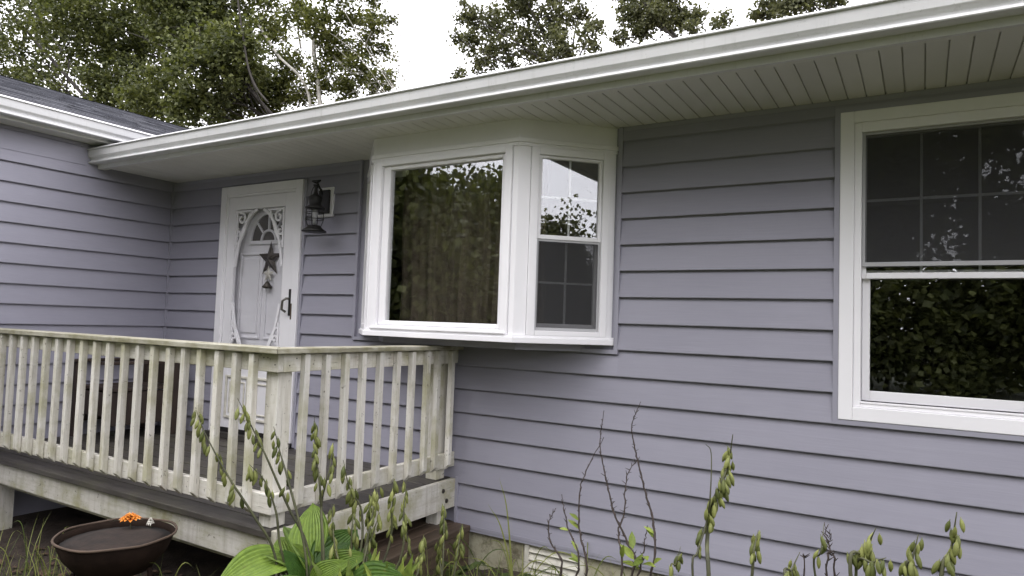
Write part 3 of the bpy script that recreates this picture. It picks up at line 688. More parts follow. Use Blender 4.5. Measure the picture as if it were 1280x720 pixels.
# ---- porch chair
ch = empty('porch_chair', (-5.85, -.5, DZ), 'dark brown wooden chair on the deck beside the wing wall', 'chair')
cx0, cx1, cy0, cy1 = -6.13, -5.66, -.80, -.22
for (x, y, t_) in ((cx0, cy0, .62), (cx1, cy0, .62), (cx0, cy1, .80), (cx1, cy1, .80)): MB().box(x-.025, x+.025, y-.025, y+.025, DZ, DZ+t_).build('leg', 'chair_wood', ch, bev=.004)
for i in range(5): MB().box(cx0-.02, cx1+.02, cy0+.115*i+.03, cy0+.115*i+.135, DZ+.40, DZ+.425).build('seat_slat', 'chair_wood', ch, bev=.004)
for i in range(4): MB().box(cx0+.04+.105*i, cx0+.135+.105*i, cy1-.012, cy1+.012, DZ+.43, DZ+.80).build('back_slat', 'chair_wood', ch, bev=.004)
for x in (cx0, cx1):
    MB().box(x-.04, x+.04, cy0-.05, cy1-.026, DZ+.621, DZ+.645).build('armrest', 'chair_wood', ch, bev=.005)
    MB().box(x-.012, x+.012, cy0+.026, cy1-.026, DZ+.12, DZ+.39).build('side_panel', 'chair_wood', ch, bev=.004)
MB().box(cx0+.026, cx1-.026, cy0-.012, cy0+.012, DZ+.2, DZ+.39).build('apron', 'chair_wood', ch, bev=.004)

# ---- rusty bowl planter on legs, with marigold
tc = on_y(146, 667, -1.93); TR = .27
tub = empty('bowl_planter', (tc.x, tc.y, GZ), 'rusty brown metal bowl planter on legs in front of the deck rim', 'planter')
MB().lathe([(TR*.30, -.20), (TR*.62, -.17), (TR*.86, -.09), (TR*.985, -.008), (TR*.965, -.004), (TR*.93, -.03), (TR*.86, -.075)], (tc.x, tc.y, tc.z), 40).build('bowl', 'rust', tub, True)
m = MB(); m.tube([(tc.x+TR*math.cos(2*math.pi*i/40), tc.y+TR*math.sin(2*math.pi*i/40), tc.z+.003*math.sin(i*.9)) for i in range(40)], .006, 8, True); m.build('rolled_rim', 'rim_tan', tub, True)
MB().lathe([(TR*.92, -.035), (TR*.6, -.022), (TR*.2, -.018), (.01, -.016)], (tc.x, tc.y, tc.z), 24).build('potting_soil', 'soil', tub, True)
for k in range(3):
    a = 2*math.pi*k/3+.4; ca, sa = math.cos(a), math.sin(a)
    MB().tube([(tc.x+ca*TR*.7, tc.y+sa*TR*.7, tc.z-.15), (tc.x+ca*TR*.85, tc.y+sa*TR*.85, gz(tc.x, tc.y)-.02)], .012, 8).build('leg', 'rust', tub, True)
def flower(name, c, r, label, mtl='petal'):
    e = empty(name, (c.x, c.y, c.z-.12), label, 'flower')
    MB().tube([(c.x, c.y, c.z-.14), (c.x+.01, c.y, c.z-.06), (c.x, c.y, c.z)], .003, 6).build('stem', 'stalk', e)
    m = MB()
    for ring, (n, rr, zz) in enumerate(((12, 1, 0), (10, .8, .008), (8, .55, .016), (5, .3, .022))):
        for k in range(n):
            a = 2*math.pi*k/n+ring*.4; w_ = .25*r
            d = Vector((math.cos(a), math.sin(a), 0)); s_ = Vector((-d.y, d.x, 0)); b0 = c+Vector((0, 0, zz))
            m._add([tuple(b0), tuple(b0+d*rr*r*.7+s_*w_+Vector((0, 0, .006))), tuple(b0+d*rr*r+Vector((0, 0, -.004+random.uniform(-.006, .006)))), tuple(b0+d*rr*r*.7-s_*w_+Vector((0, 0, .006)))], [(0, 1, 2, 3)])
    m.build('blossom', mtl, e)
flower('marigold', on_y(163, 648, -1.80), .055, 'orange marigold blossom growing in the rusty tub')
flower('daisy', on_y(188, 654, -1.72), .022, 'tiny cream blossom beside the orange marigold in the tub', 'charm_white')

# ------------------------------------------------------------------ plants
def leaf_mesh(name, mtl, wid, droop, cup, ripple, nu=12, nv=6, heart=True):
    vs = []; 
    for i in range(nu+1):
        u = i/nu
        wd = wid*(math.sin(math.pi*min(1, (u*.93+.07))**.72)**.85 if heart else math.sin(math.pi*min(.999, u*.96+.04))**1.1)
        if u > .9: wd *= (1-u)/.1*.75+.25*(1-u)/.1
        for j in range(-nv, nv+1):
            v = j/nv
            x = v*wd; y = u - (.09*(abs(v)**1.5)*(1-u) if heart else 0)
            z = -droop*u*u + cup*abs(v)**1.4*wd + ripple*math.cos(j*math.pi)*(wd/wid) + .012*math.sin(9*u+2.5*v)*abs(v)
            vs.append((x, y, z))
    n = 2*nv+1
    b = MB(); b.v = [Vector(v) for v in vs]; b.f = [(i*n+j, i*n+j+1, (i+1)*n+j+1, (i+1)*n+j) for i in range(nu) for j in range(n-1)]
    me = b.mesh(name, mtl, True); uv = me.uv_layers.new(name='UVMap')
    for lp_ in me.loops:
        i, j = divmod(lp_.vertex_index, n); uv.data[lp_.index].uv = (j/(n-1), i/nu)
    return me
HL = [leaf_mesh('hosta_leaf', 'leaf_hosta', .36, .28, .30, .010, 14, 9), leaf_mesh('hosta_leaf', 'leaf_hosta', .33, .40, .22, .011, 14, 9), leaf_mesh('hosta_leaf', 'leaf_hosta', .40, .15, .35, .009, 14, 9)]
SL = [leaf_mesh('small_leaf', 'leaf_young', .18, .2, .3, .0, 6, 2, False)]
pod = MB(); pod.lathe([(.0010, 0), (.0015, -.006), (.0048, -.011), (.0076, -.022), (.0074, -.032), (.0048, -.042), (.0012, -.048)], (0, 0, 0), 7); POD = pod.mesh('seed_pod', 'pod', True)
def spline(pts, k=6):
    pts = [Vector(p) for p in pts]; out_ = []
    P = [pts[0]*2-pts[1]] + pts + [pts[-1]*2-pts[-2]]
    for i in range(1, len(P)-2):
        for j in range(k):
            t = j/k; a, b, c, d = P[i-1], P[i], P[i+1], P[i+2]
            out_.append(.5*((2*b)+(c-a)*t+(2*a-5*b+4*c-d)*t*t+(3*b-3*c+d-a)*t**3))
    return out_ + [pts[-1]]
def put_leaf(name, me, parent, base, tip, roll=0, face=0.9):
    base = Vector(base); tip = Vector(tip); d = tip-base; L = d.length
    y = d.normalized(); x = y.cross(Vector((0, 0, 1))+(CAM-base).normalized()*face)
    x = x.normalized() if x.length > 1e-4 else Vector((1, 0, 0)); z = x.cross(y)
    rot = Matrix((x, y, z)).transposed() @ Matrix.Rotation(roll, 3, 'Y')
    return link(name, me, parent, base, rot.to_euler(), (L, L, L))
def stalk(plant, base, pxs, t, npod, pod_span, r=.0045, podscale=1.0, mtl='stalk', tip=True):
    """pxs: picture points from tip downward; the stalk then runs to the plant's base"""
    P = [at(px, py, t+random.uniform(-.04, .04)) for px, py in pxs]
    last = P[-1]; b = Vector(base)
    P += [last*.55+b*.45+Vector((0, 0, .03)), b]
    S = spline(P, 6); n = len(S)
    m = MB(); m.tube(S, [r*(.22+.78*min(1, i/(n*.45))) for i in range(n)], 6)
    o = m.build('flower_stalk', mtl, plant, True)
    if npod:
        k0, k1 = pod_span; npod = int(npod*1.5); podscale *= (.98 if t > 2.5 else .82); r *= .72
        for i in range(npod):
            f = k0+(k1-k0)*(i+random.uniform(-.3, .3))/max(1, npod-1); f = max(0, min(.98, f)); q = f*(n-1); a = S[int(q)].lerp(S[min(n-1, int(q)+1)], q-int(q))
            off = Vector((random.uniform(-.013, .013), random.uniform(-.013, .013), 0))
            link('seed_pod', POD, o, a+off, (R_(random.uniform(-22, 22)), R_(random.uniform(-22, 22)), random.uniform(0, 6)), [podscale*random.uniform(.8, 1.15)]*3)
    return o
def hosta(base, label, leaves, group=None, t=None):
    e = empty('hosta_plant', base, label, 'hosta', group); b = Vector(base); pet = MB()
    for (c, tip, roll, k) in leaves:
        c = Vector(c); mid = b.lerp(c, .6)+Vector((0, 0, .06)); pet.tube(spline([b+Vector((random.uniform(-.03, .03), random.uniform(-.03, .03), 0)), mid, c], 5), .006, 6)
        put_leaf('leaf', HL[k], e, c, tip, roll)
    pet.build('petiole', 'stalk', e, True)
    return e
# the big lime clump at the deck corner: leaf base pixel -> tip pixel, depth along the ray
T0 = 3.05
hb = Vector((-1.95, -2.02, gz(-1.95, -2.02)))
LV = [((350, 699), (274, 716), 3.02, 2.86, .15, 0), ((390, 690), (386, 625), 3.10, 3.20, -.55, 2), ((378, 694), (362, 648), 3.14, 3.22, .5, 0), ((398, 704), (428, 668), 3.02, 3.0, -.6, 1), ((386, 708), (372, 676), 2.98, 2.94, .45, 0), ((412, 712), (452, 690), 2.98, 2.9, .3, 0), ((425, 708), (440, 660), 3.14, 3.22, -.4, 2), ((362, 706), (322, 694), 3.06, 3.02, -.35, 1), ((404, 706), (448, 656), 3.08, 3.18, .1, 2), ((372, 712), (342, 682), 3.0, 2.96, .5, 1),
      ((378, 722), (362, 690), 2.96, 2.9, -.3, 1), ((392, 726), (424, 700), 2.95, 2.85, .4, 1), ((385, 735), (318, 742), 2.9, 2.75, .3, 0), ((430, 728), (470, 700), 2.95, 2.9, -.2, 1), ((440, 735), (505, 716), 2.9, 2.8, -.1, 2),
      ((400, 750), (400, 800), 2.8, 2.6, 0, 0), ((440, 760), (490, 800), 2.8, 2.65, -.2, 1), ((370, 760), (310, 790), 2.8, 2.65, .2, 2), ((440, 712), (462, 672), 3.1, 3.2, .1, 1), ((455, 725), (520, 700), 3.05, 3.1, -.1, 1), ((365, 700), (352, 655), 3.12, 3.24, 0, 1), ((420, 716), (412, 676), 3.16, 3.2, .2, 0)]
h1 = hosta(hb, 'lime green hosta clump with large ribbed leaves at the porch corner', [(at(*a, ta), at(*b, tb), ro, k) for a, b, ta, tb, ro, k in LV])
ST = [([(245, 512), (258, 545), (285, 595), (318, 646), (343, 692)], 14, (0, .42)), ([(297, 498), (312, 528), (331, 567), (360, 633), (385, 687)], 10, (.04, .30)),
      ([(311, 580), (330, 600), (345, 640), (352, 690)], 10, (.0, .30)), ([(342, 533), (350, 565), (360, 600), (381, 687)], 8, (.03, .45)),
      ([(393, 521), (394, 560), (400, 610), (402, 660)], 10, (.02, .36)), ([(417, 553), (411, 590), (402, 630), (404, 680)], 7, (.0, .30)),
      ([(429, 575), (437, 610), (452, 640), (448, 700)], 9, (.02, .4)), ([(465, 615), (462, 650), (455, 700)], 10, (.0, .4)), ([(492, 598), (490, 640), (484, 690)], 11, (.0, .40)),
      ([(508, 600), (504, 650), (500, 700)], 8, (.0, .3)), ([(445, 610), (440, 660), (436, 710)], 12, (0, .45)), ([(475, 640), (462, 680), (452, 720)], 8, (0, .4)), ([(415, 630), (418, 680), (425, 720)], 10, (0, .4)),
      ([(530, 670), (524, 700), (515, 730)], 9, (0, .30)), ([(472, 608), (466, 640), (455, 690)], 8, (0, .3))]
for pts, n, sp_ in ST: stalk(h1, hb+Vector((random.uniform(-.08, .08), random.uniform(-.08, .08), 0)), pts, T0-.1, n, sp_, .0048, 1.05)
hb2 = Vector((-1.75, -1.55, gz(-1.75, -1.55)))
h2 = hosta(hb2, 'sparse hosta with seed stalks standing before the brown timber step', [(at(560, 760, 3.1), at(600, 790, 3.1), 0, 1), (at(540, 770, 3.0), at(520, 810, 2.9), .1, 0), (at(570, 790, 3.1), at(575, 840, 2.9), .1, 2)])
for pts, n, sp_ in [([(556, 630), (555, 665), (553, 715)], 8, (.0, .25)), ([(577, 655), (572, 690), (566, 725)], 8, (0, .25)), ([(548, 672), (550, 700), (552, 730)], 9, (0, .3)), ([(506, 640), (512, 690), (530, 730)], 6, (0, .25))]:
    stalk(h2, hb2+Vector((random.uniform(-.06, .06), random.uniform(-.06, .06), 0)), pts, 3.1, n, sp_, .004, 1.0)
# the near clumps to the right
hb3 = Vector((-.42, -2.05, gz(-.42, -2.05)))
h3 = hosta(hb3, 'tall pod-laden hosta stalks rising in front of the plain siding', [(at(860, 800, 2.1), at(810, 840, 2.0), .1, 0), (at(890, 810, 2.1), at(910, 870, 1.9), 0, 1), (at(930, 810, 2.1), at(980, 850, 2.1), -.1, 2), (at(880, 800, 2.2), at(880, 770, 2.5), 0, 0)])
stalk(h3, hb3, [(916, 543), (911, 577), (902, 603), (890, 632), (884, 675), (886, 722)], 2.02, 36, (.06, .50), .006, .95)
stalk(h3, hb3, [(882, 555), (889, 567), (888, 617), (884, 650), (872, 690), (866, 722)], 2.02, 6, (.36, .55), .0032, .95)
stalk(h3, hb3, [(948, 663), (943, 685), (940, 722)], 2.05, 8, (.0, .35), .004, .95)
stalk(h3, hb3, [(851, 683), (845, 705), (840, 725)], 2.1, 5, (.05, .3), .003, .85)
hb4 = Vector((.02, -2.0, gz(.02, -2.0)))
h4 = hosta(hb4, 'hosta with short pod stalks growing below the double-hung window', [(at(1060, 800, 2.1), at(1010, 840, 2.0), .1, 0), (at(1090, 810, 2.1), at(1110, 870, 1.9), 0, 1), (at(1130, 800, 2.1), at(1180, 840, 2.1), -.1, 2)])
stalk(h4, hb4, [(1095, 660), (1080, 690), (1063, 716)], 2.02, 12, (.04, .42), .005, 1.0)
stalk(h4, hb4, [(1108, 697), (1092, 703), (1070, 722)], 2.02, 7, (.0, .35), .004, 1.0)
stalk(h4, hb4, [(1000, 690), (990, 712), (985, 735)], 2.05, 6, (.12, .4), .004, .9)
stalk(h4, hb4, [(1030, 655), (1026, 690), (1020, 725)], 2.05, 3, (.1, .3), .003, .9)
stalk(h4, hb4, [(1148, 668), (1140, 700), (1132, 730)], 2.0, 10, (.03, .4), .0045, 1.0)
stalk(h4, hb4, [(1196, 640), (1188, 690), (1176, 730)], 2.0, 12, (.03, .4), .005, 1.0)
# dry weed stems
def weed(base, lines, label, leaves=(), t=2.9, r=.0045):
    b = Vector(base); e = empty('dry_weed', base, label, 'weed', 'bare weed stems along the siding'); allp = []
    for pts in lines:
        P = [at(px, py, t) for px, py in pts]; P += [P[-1].lerp(b, .5)+Vector((0, 0, .02)), b]; S = spline(P, 9); n = len(S)
        S = [p+Vector((mnoise.noise((i*.9, n*.37, 0)), 0, mnoise.noise((i*.9, n*.37, 5))))*.006 for i, p in enumerate(S)]
        m = MB(); m.tube(S, [r*(.3+.7*min(1, i/(n*.6)))*(1.25 if i % 3 == 0 else .95) for i in range(n)], 5); allp += S
        for i in range(2, int(n*.75), 1):
            if random.random() < .7:
                d = Vector((random.uniform(-1, 1), random.uniform(-.4, .4), random.uniform(.2, 1.0))).normalized()*random.uniform(.008, .022); m.tube([S[i], S[i]+d*.6, S[i]+d], [.0018, .0014, .0008], 4)
        m.build('stem', 'twig', e, True)
    for (px, py, s) in leaves:
        q = at(px, py, t); a = min(allp, key=lambda p: (p-q).length); d = Vector((random.uniform(-1, 1), random.uniform(-1, .2), random.uniform(.1, 1.2))).normalized(); put_leaf('leaf', SL[0], e, a, a+d*s, random.uniform(-.6, .6))
W0 = lambda x, y: (x, y, gz(x, y))
weed(W0(-1.22, -1.35), [[(755, 513), (750, 553), (755, 587), (763, 623), (768, 643), (785, 680), (792, 712)], [(755, 547), (732, 590), (724, 620), (725, 667), (733, 712)]], 'two bare weed stems leaning together into a peak against the siding', [(724, 665, .06), (735, 655, .05), (790, 690, .08), (795, 700, .08), (785, 705, .07)])
weed(W0(-1.08, -1.38), [[(801, 502), (790, 530), (792, 553), (798, 580), (807, 617), (817, 657), (815, 713)], [(797, 575), (783, 597), (780, 640), (773, 667), (777, 712)], [(809, 657), (804, 690), (800, 712)]], 'tallest bare weed stem with yellow-green leaves at its foot', [(818, 668, .05), (822, 672, .05), (803, 695, .08), (796, 703, .09), (808, 703, .08), (800, 712, .09), (820, 706, .06), (780, 700, .06)])
weed(W0(-1.5, -1.3), [[(702, 618), (708, 653), (723, 712)], [(695, 635), (686, 653), (688, 677), (702, 714)]], 'short pair of bare weed stems beside the foundation vent', [(712, 665, .04), (715, 690, .05), (738, 700, .05), (745, 705, .05)])
weed(W0(-.25, -1.9), [[(1030, 653), (1037, 690), (1043, 722)], [(1037, 662), (1036, 690), (1033, 722)], [(1006, 695), (1006, 722)]], 'dark bare stems standing below the window corner', (), 2.1, .003)
# grass, weeds and fallen leaves on the bed
def blades(name, label, areas, hmin, hmax, wdt, mtl, cat):
    m = MB()
    for (x0, x1, y0, y1, n) in areas:
        for _ in range(n):
            x, y = random.uniform(x0, x1), random.uniform(y0, y1); z = gz(x, y)-.01; h = random.uniform(hmin, hmax); a = random.uniform(0, 6.28); ln = random.uniform(.1, .9)*h; w_ = random.uniform(.5, 1)*wdt
            d = Vector((math.cos(a), math.sin(a), 0)); s_ = Vector((-d.y, d.x, 0)); b = Vector((x, y, z)); vs = []
            for i in range(5):
                u = i/4; c = b+d*ln*u*u+Vector((0, 0, h*(u-.35*u*u*ln/h))); ww = w_*(1-u**1.5)
                vs += [tuple(c-s_*ww), tuple(c+s_*ww)]
            m._add(vs, [(2*i, 2*i+1, 2*i+3, 2*i+2) for i in range(4)])
    tag(m.build(name, mtl), label, cat, kind='stuff')
blades('grass', 'thin grass blades growing in the bed before the house wall', [(-2.55, 1.6, -1.5, -.35, 1100), (-2.5, -1.2, -.9, -.3, 90), (-4.9, -2.9, -2.3, -1.65, 260), (-2.4, .8, -2.4, -1.3, 260)], .12, .46, .0042, 'grass_blade', 'grass')
def groundcover(name, label, areas, s0, s1, h, mtl, cat):
    m = MB()
    for (x0, x1, y0, y1, n) in areas:
        for _ in range(n):
            x, y = random.uniform(x0, x1), random.uniform(y0, y1); c = Vector((x, y, gz(x, y)+random.uniform(.01, h))); s = random.uniform(s0, s1)
            a = random.uniform(0, 6.28); d = Vector((math.cos(a), math.sin(a), random.uniform(-.3, .5))).normalized(); q = d.cross(Vector((0, 0, 1))).normalized()*s*.36; up = Vector((0, 0, s*.12))
            m._add([tuple(c), tuple(c+d*s*.35+q+up), tuple(c+d*s*.75+q*.7+up), tuple(c+d*s), tuple(c+d*s*.75-q*.7+up), tuple(c+d*s*.35-q+up)], [(0, 1, 2, 3), (0, 3, 4, 5)])
    tag(m.build(name, mtl), label, cat, kind='stuff')
groundcover('ground_cover', 'low leafy weeds covering the bed along the foundation', [(-2.55, -1.0, -.80, -.30, 600), (-1.0, 1.5, -.9, -.05, 400), (-2.5, .9, -2.3, -.9, 500)], .035, .10, .13, 'leaf_weed', 'weeds')
groundcover('leaf_litter', 'dead brown leaves lying on the dark soil by the deck', [(-5.2, -2.6, -2.2, -1.2, 420), (-2.6, 1.0, -1.3, -.1, 160)], .03, .07, .015, 'dead_leaf', 'leaves')

shoots = empty('young_shoots', (-1.7, -2.05, GZ), 'bright yellow-green young leaf shoots at the foot of the lime hosta', 'plant')
STRAP = leaf_mesh('strap_leaf', 'leaf_young', .085, .15, .4, .0, 8, 2, False)
for i in range(40):
    b_ = at(random.uniform(408, 512), random.uniform(735, 770), random.uniform(2.85, 3.0)); q_ = b_+Vector((random.uniform(-.06, .06), random.uniform(-.05, .05), random.uniform(.10, .17)))
    put_leaf('leaf', STRAP, shoots, b_, q_, random.uniform(-.8, .8))
MB().tube([(-1.7, -2.05, GZ-.02), (-1.72, -2.07, .25), at(455, 745, 2.92)], .006, 6).build('stem', 'stalk', shoots)
def arching(name, label, blades_):
    m = MB()
    for (P0, P1, P2, w_) in blades_:
        S = spline([P0, P1, P2], 8); n = len(S); sd_ = (S[-1]-S[0]).cross(Vector((0, -1, .3))).normalized(); vs = []
        for i, p in enumerate(S): ww = w_*(1-(i/(n-1))**2)+.0004; vs += [tuple(p-sd_*ww), tuple(p+sd_*ww)]
        m._add(vs, [(2*i, 2*i+1, 2*i+3, 2*i+2) for i in range(n-1)])
    tag(m.build(name, 'grass_blade'), label, 'grass', kind='stuff')
AB = []
for i in range(70):
    x = random.uniform(-2.5, -1.1); y = random.uniform(-.7, -.15); p0 = Vector((x, y, gz(x, y))); a = random.uniform(0, 6.28); L = random.uniform(.15, .5); h_ = random.uniform(.12, .30)
    AB.append((p0, p0+Vector((math.cos(a)*L*.45, math.sin(a)*L*.3, h_)), p0+Vector((math.cos(a)*L, math.sin(a)*L*.6, h_*random.uniform(.3, 1.2))), .0035))
for i in range(40):
    x = random.uniform(-4.4, -3.0); y = random.uniform(-2.5, -1.75); p0 = Vector((x, y, gz(x, y))); a = random.uniform(0, 6.28); L = random.uniform(.15, .4); h_ = random.uniform(.15, .42)
    AB.append((p0, p0+Vector((math.cos(a)*L*.45, math.sin(a)*L*.3, h_)), p0+Vector((math.cos(a)*L, math.sin(a)*L*.6, h_*random.uniform(.5, 1.1))), .004))
for pts in ([(624, 597), (634, 640), (644, 690)], [(610, 630), (628, 665), (650, 705)]):
    P = [at(px, py, 3.3) for px, py in pts]; AB.append((P[2]-Vector((0, 0, .2)), P[1], P[0], .004))
arching('long_grass', 'long arching grass blades by the brown step and bowl', AB)

# ------------------------------------------------------------------ trees
def tree(name, label, base, lobes, leaf, mtl, bark, nl, trunk_r, group=None, cl_r=.30, limbs=(), per=26, limb_k=.22):
    """lobes: (centre, radius) in world space; leaf-sized faces in clumps through each lobe"""
    rs = random.Random(hash(label) % 1000 if False else len(label)*7+int(nl))
    b = Vector(base); e = empty(name, base, label, 'tree', group)
    top_c = max(lobes, key=lambda l: l[0].z)[0]; mean = sum((l[0] for l in lobes), Vector())/len(lobes)
    m = MB(); fork = Vector((mean.x*.6+b.x*.4, mean.y*.6+b.y*.4, b.z+(mean.z-b.z)*.62))
    m.tube(spline([b-Vector((0, 0, .3)), b.lerp(fork, .5)+Vector((rs.uniform(-.2, .2), rs.uniform(-.2, .2), 0)), fork, mean.lerp(top_c, .5)], 5), [trunk_r*(1-.045*i) for i in range(16)], 8)
    for c, r in lobes:
        s = b.lerp(fork, rs.uniform(.8, 1)) if c.z < fork.z+1 else fork.lerp(mean, rs.uniform(0, .6))
        P = spline([s, s.lerp(c, .5)+Vector((rs.uniform(-.3, .3), rs.uniform(-.3, .3), rs.uniform(-.1, .5))), c, c+Vector((rs.uniform(-.5, .5)*r, rs.uniform(-.5, .5)*r, r*.8))], 4)
        m.tube(P, [max(.010, trunk_r*limb_k*(1-i/len(P))) for i in range(len(P))], 6)
        for _ in range(5):
            d = Vector((rs.gauss(0, 1), rs.gauss(0, 1), rs.gauss(.2, .8))).normalized()*r; k = P[rs.randrange(4, len(P)-2)]
            m.tube([k, k+d*.5+Vector((0, 0, .05)), k+d], [.022, .014, .006], 4)
    for pts, rr in limbs: m.tube(spline(pts, 6), rr, 6)
    m.build('trunk', bark, e, True)
    V, Fc = [], []; tot = sum(r**2 for _, r in lobes)
    for c, r in lobes:
        n_cl = max(3, int(nl*r*r/tot/per))
        for _ in range(n_cl):
            d = Vector((rs.gauss(0, 1), rs.gauss(0, 1), rs.gauss(0, 1))).normalized()*(rs.random()**.45)*r*1.05; cc = c+d; cr = cl_r*rs.uniform(.6, 1.3)
            for _ in range(int(per*rs.uniform(.6, 1.4))):
                p = cc+Vector((rs.gauss(0, .55), rs.gauss(0, .55), rs.gauss(0, .42)))*cr; s = leaf*rs.uniform(.65, 1.25)
                a = Vector((rs.gauss(0, 1), rs.gauss(0, 1), rs.gauss(-.35, .6))).normalized(); q = a.cross(Vector((rs.gauss(0, 1), rs.gauss(0, 1), rs.gauss(0, 1)))).normalized()*s*.40; k = len(V); f_ = a.cross(q).normalized()*s*.10
                V += [p, p+a*s*.45+q+f_, p+a*s, p+a*s*.45-q+f_]; Fc += [(k, k+1, k+2), (k, k+2, k+3)]
    me = bpy.data.meshes.new('crown'); cen = mean
    me.from_pydata([tuple(v-cen) for v in V], [], Fc); me.materials.append(M[mtl])
    link('crown', me, e, cen); return e
def lob(L, Y, dy=1.0):
    rs = random.Random(len(L)*13+int(Y*3)); res = []
    for (px, py, r) in L:
        y = Y+rs.uniform(-dy, dy); c = on_y(px, py, y); dep = (c-CAM).dot(_fw); res.append((c, r*dep/F_PX))
    return res
G = 'trees behind the house'
LA = [(180, 60, 55), (120, 20, 65), (230, 20, 55), (262, 80, 50), (200, 125, 45), (290, 130, 36), (150, 110, 48), (300, 50, 30), (240, 140, 34), (325, 105, 30), (210, -40, 60), (280, -10, 40), (310, 85, 28), (255, 45, 40)]
tree('maple_tree', 'dense dark green maple rising over the shingled wing roof', (-9.6, 14.5, GZ), lob(LA, 13.5, 1.6), .17, 'leaf_dark', 'bark', 60000, .15, G, .34,
     limbs=[([on_y(x_, y_, 11.8) for x_, y_ in ((335, 128), (322, 112), (312, 90), (306, 60), (300, 20), (296, -10))], .034)])
LF = [(30, 60, 75), (-30, 30, 80), (80, 120, 60), (20, 140, 60), (80, 0, 60), (-60, 110, 80), (0, -40, 80)]
tree('maple_tree', 'broad dark tree standing farther out beside the wing roof', (-15.5, 13.5, GZ), lob(LF, 13, 1.6), .18, 'leaf_dark', 'bark', 32000, .18, G, .4)
LB = [(340, 40, 26), (372, 15, 22), (400, 30, 24), (422, 62, 27), (440, 20, 20), (450, 85, 24), (470, 28, 18), (482, 62, 12), (474, 104, 18), (402, 95, 22), (362, 80, 22), (432, 112, 20), (380, 118, 18), (340, 125, 26), (486, 98, 9), (330, 5, 20), (456, 50, 13), (415, -15, 25), (465, -10, 18), (355, 108, 20), (490, 25, 6), (465, 128, 12)]
bz = [([on_y(x_, y_, 15) for x_, y_ in ((402, 160), (400, 130), (396, 90), (392, 60), (396, 38), (412, 22))], .085), ([on_y(x_, y_, 15) for x_, y_ in ((388, 160), (386, 120), (374, 95), (350, 72), (335, 50), (322, 30))], .06), ([on_y(x_, y_, 14.8) for x_, y_ in ((396, 60), (402, 36), (385, 22), (372, 5), (368, -20))], .05), ([on_y(x_, y_, 15.2) for x_, y_ in ((376, 60), (373, 40), (372, 20), (366, -5))], .045)]
tree('sycamore_tree', 'pale-barked tree with airy yellow-green crown seen above the gutter', (-6.0, 15.2, GZ), lob(LB, 15, 1.0), .135, 'leaf_birch', 'pale_bark', 21000, .15, G, .24, bz, 18, .12)
LC = [(585, 18, 17), (590, 52, 18), (620, 28, 24), (622, 62, 20), (652, 12, 22), (660, 50, 22), (692, 25, 25), (702, 55, 22), (722, 18, 16), (738, 42, 15), (746, 60, 9), (603, 80, 14), (577, 92, 9), (640, 84, 10), (680, 75, 16), (650, -25, 32), (700, -25, 32), (572, 48, 8), (745, 30, 10)]
tree('oak_tree', 'wide ragged tree in open sky above the bay window gutter', (-3.2, 24, GZ), lob(LC, 24, 1.2), .17, 'leaf_far', 'bark', 16000, .25, G, .30, per=18)
LD = [(790, 14, 19), (776, 45, 10), (820, 20, 19), (845, 22, 17), (800, 38, 13), (870, 18, 10), (864, 34, 9), (903, 22, 9), (828, -22, 32), (893, 33, 6), (780, -10, 14)]
tree('oak_tree', 'rounded grey-green tree top standing right of the ragged tree', (1.2, 26, GZ), lob(LD, 26, 1.0), .16, 'leaf_far', 'bark', 11000, .22, G, .28, per=18)
LE = [(962, 8, 17), (988, 2, 18), (1012, -4, 16), (944, 20, 6), (1040, -8, 18), (985, -30, 30)]
tree('oak_tree', 'tree top just peeping over the dark shingle edge of the roof', (6.5, 25, GZ), lob(LE, 25, 1.0), .16, 'leaf_far', 'bark', 6000, .22, G, .28, per=18)
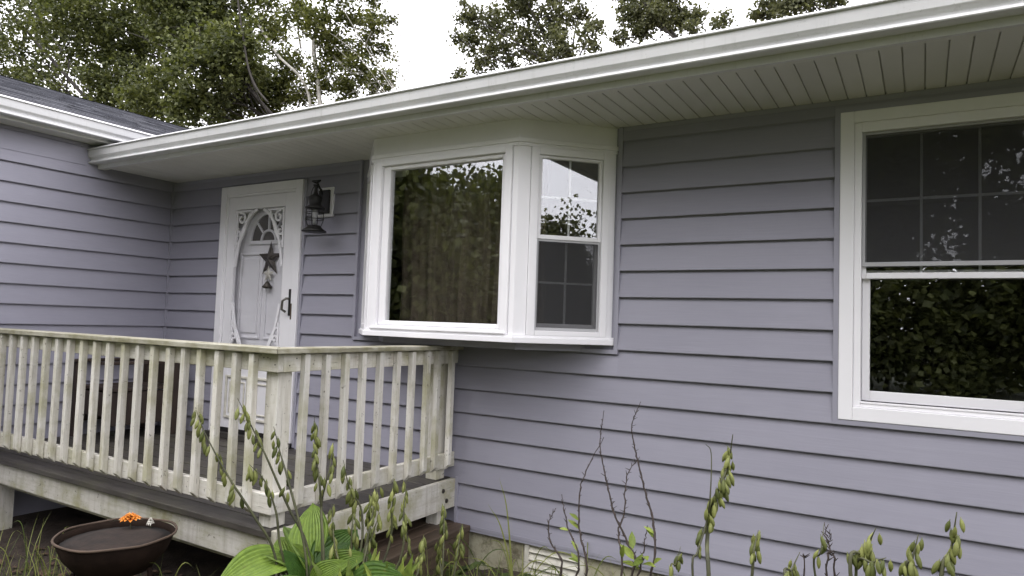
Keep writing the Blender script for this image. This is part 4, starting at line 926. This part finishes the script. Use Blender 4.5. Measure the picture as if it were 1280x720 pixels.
# trees across the yard, which the windows mirror
rs = random.Random(3)
def generic(label, base, hgt, wid, n, mtl, bark='bark', leaf=.5, group='trees across the yard'):
    L = []
    for i in range(22):
        u = (i+rs.random())/22; a = rs.uniform(0, 6.28); rr = wid*(.3+.7*math.sin(math.pi*min(1, .35+u*.62)))*rs.uniform(.1, .9)
        L.append((Vector((base[0]+rr*math.cos(a), base[1]+rr*math.sin(a), base[2]+hgt*(.07+.88*u))), wid*rs.uniform(.30, .46)))
    return tree('yard_tree', label, base, L, leaf, mtl, bark, n, .3, group, .8, per=20)
YT = [((-6.5, -17), 12, 4.2), ((-14.5, -13.5), 6.4, 3.4), ((-18, -20), 7.5, 4.0), ((-4, -20), 13, 4.2), ((-21, -12), 14, 4.6), ((1.5, -22), 13.5, 4.4), ((7, -20), 12, 4.2), ((-12, -24), 16, 5.0), ((-26, -18), 16, 5.0), ((-21, -28), 9, 5), ((-2, -27), 16, 5), ((12.5, -24), 12, 4.5)]
for (x, y), h_, w_ in YT: generic('tall yard tree mirrored dark in the house windows', (x, y, GZ), h_, w_, 11000, 'leaf_dark', leaf=.32)
for (x, y), h_, w_ in [((52, -22), 12, 5), ((46, -30), 10.5, 5), ((58, -12), 13, 6), ((60, -34), 11, 6), ((50, -4), 8.5, 5), ((62, 2), 11, 6), ((44, -42), 11, 6), ((54, -17), 11, 5), ((50, -27), 11.5, 5)]: generic('distant tree mirrored low in the narrow bay pane', (x, y, GZ), h_, w_, 8000, 'leaf_far', leaf=.42, group='far tree line')
def shrub(label, base, hgt, wid, n):
    L = [(Vector((base[0]+rs.uniform(-1, 1)*wid, base[1]+rs.uniform(-.6, .6)*wid, base[2]+hgt*rs.uniform(.15, .8))), wid*rs.uniform(.35, .55)) for _ in range(12)]
    return tree('yard_shrub', label, base, L, .22, 'leaf_dark', 'bark', n, .08, 'shrubs across the yard', .6, per=20)
for (x, y) in [(-24, -9), (-20.5, -10.5), (-17, -12.5), (-13.8, -14.5), (-11, -16), (-8, -17.5), (-4.5, -18.5), (-1, -20), (3, -20.5), (7, -19), (11, -21)]: shrub('bushy shrub at the wood edge mirrored in the house windows', (x, y, GZ), 4.2, 2.1, 6500)
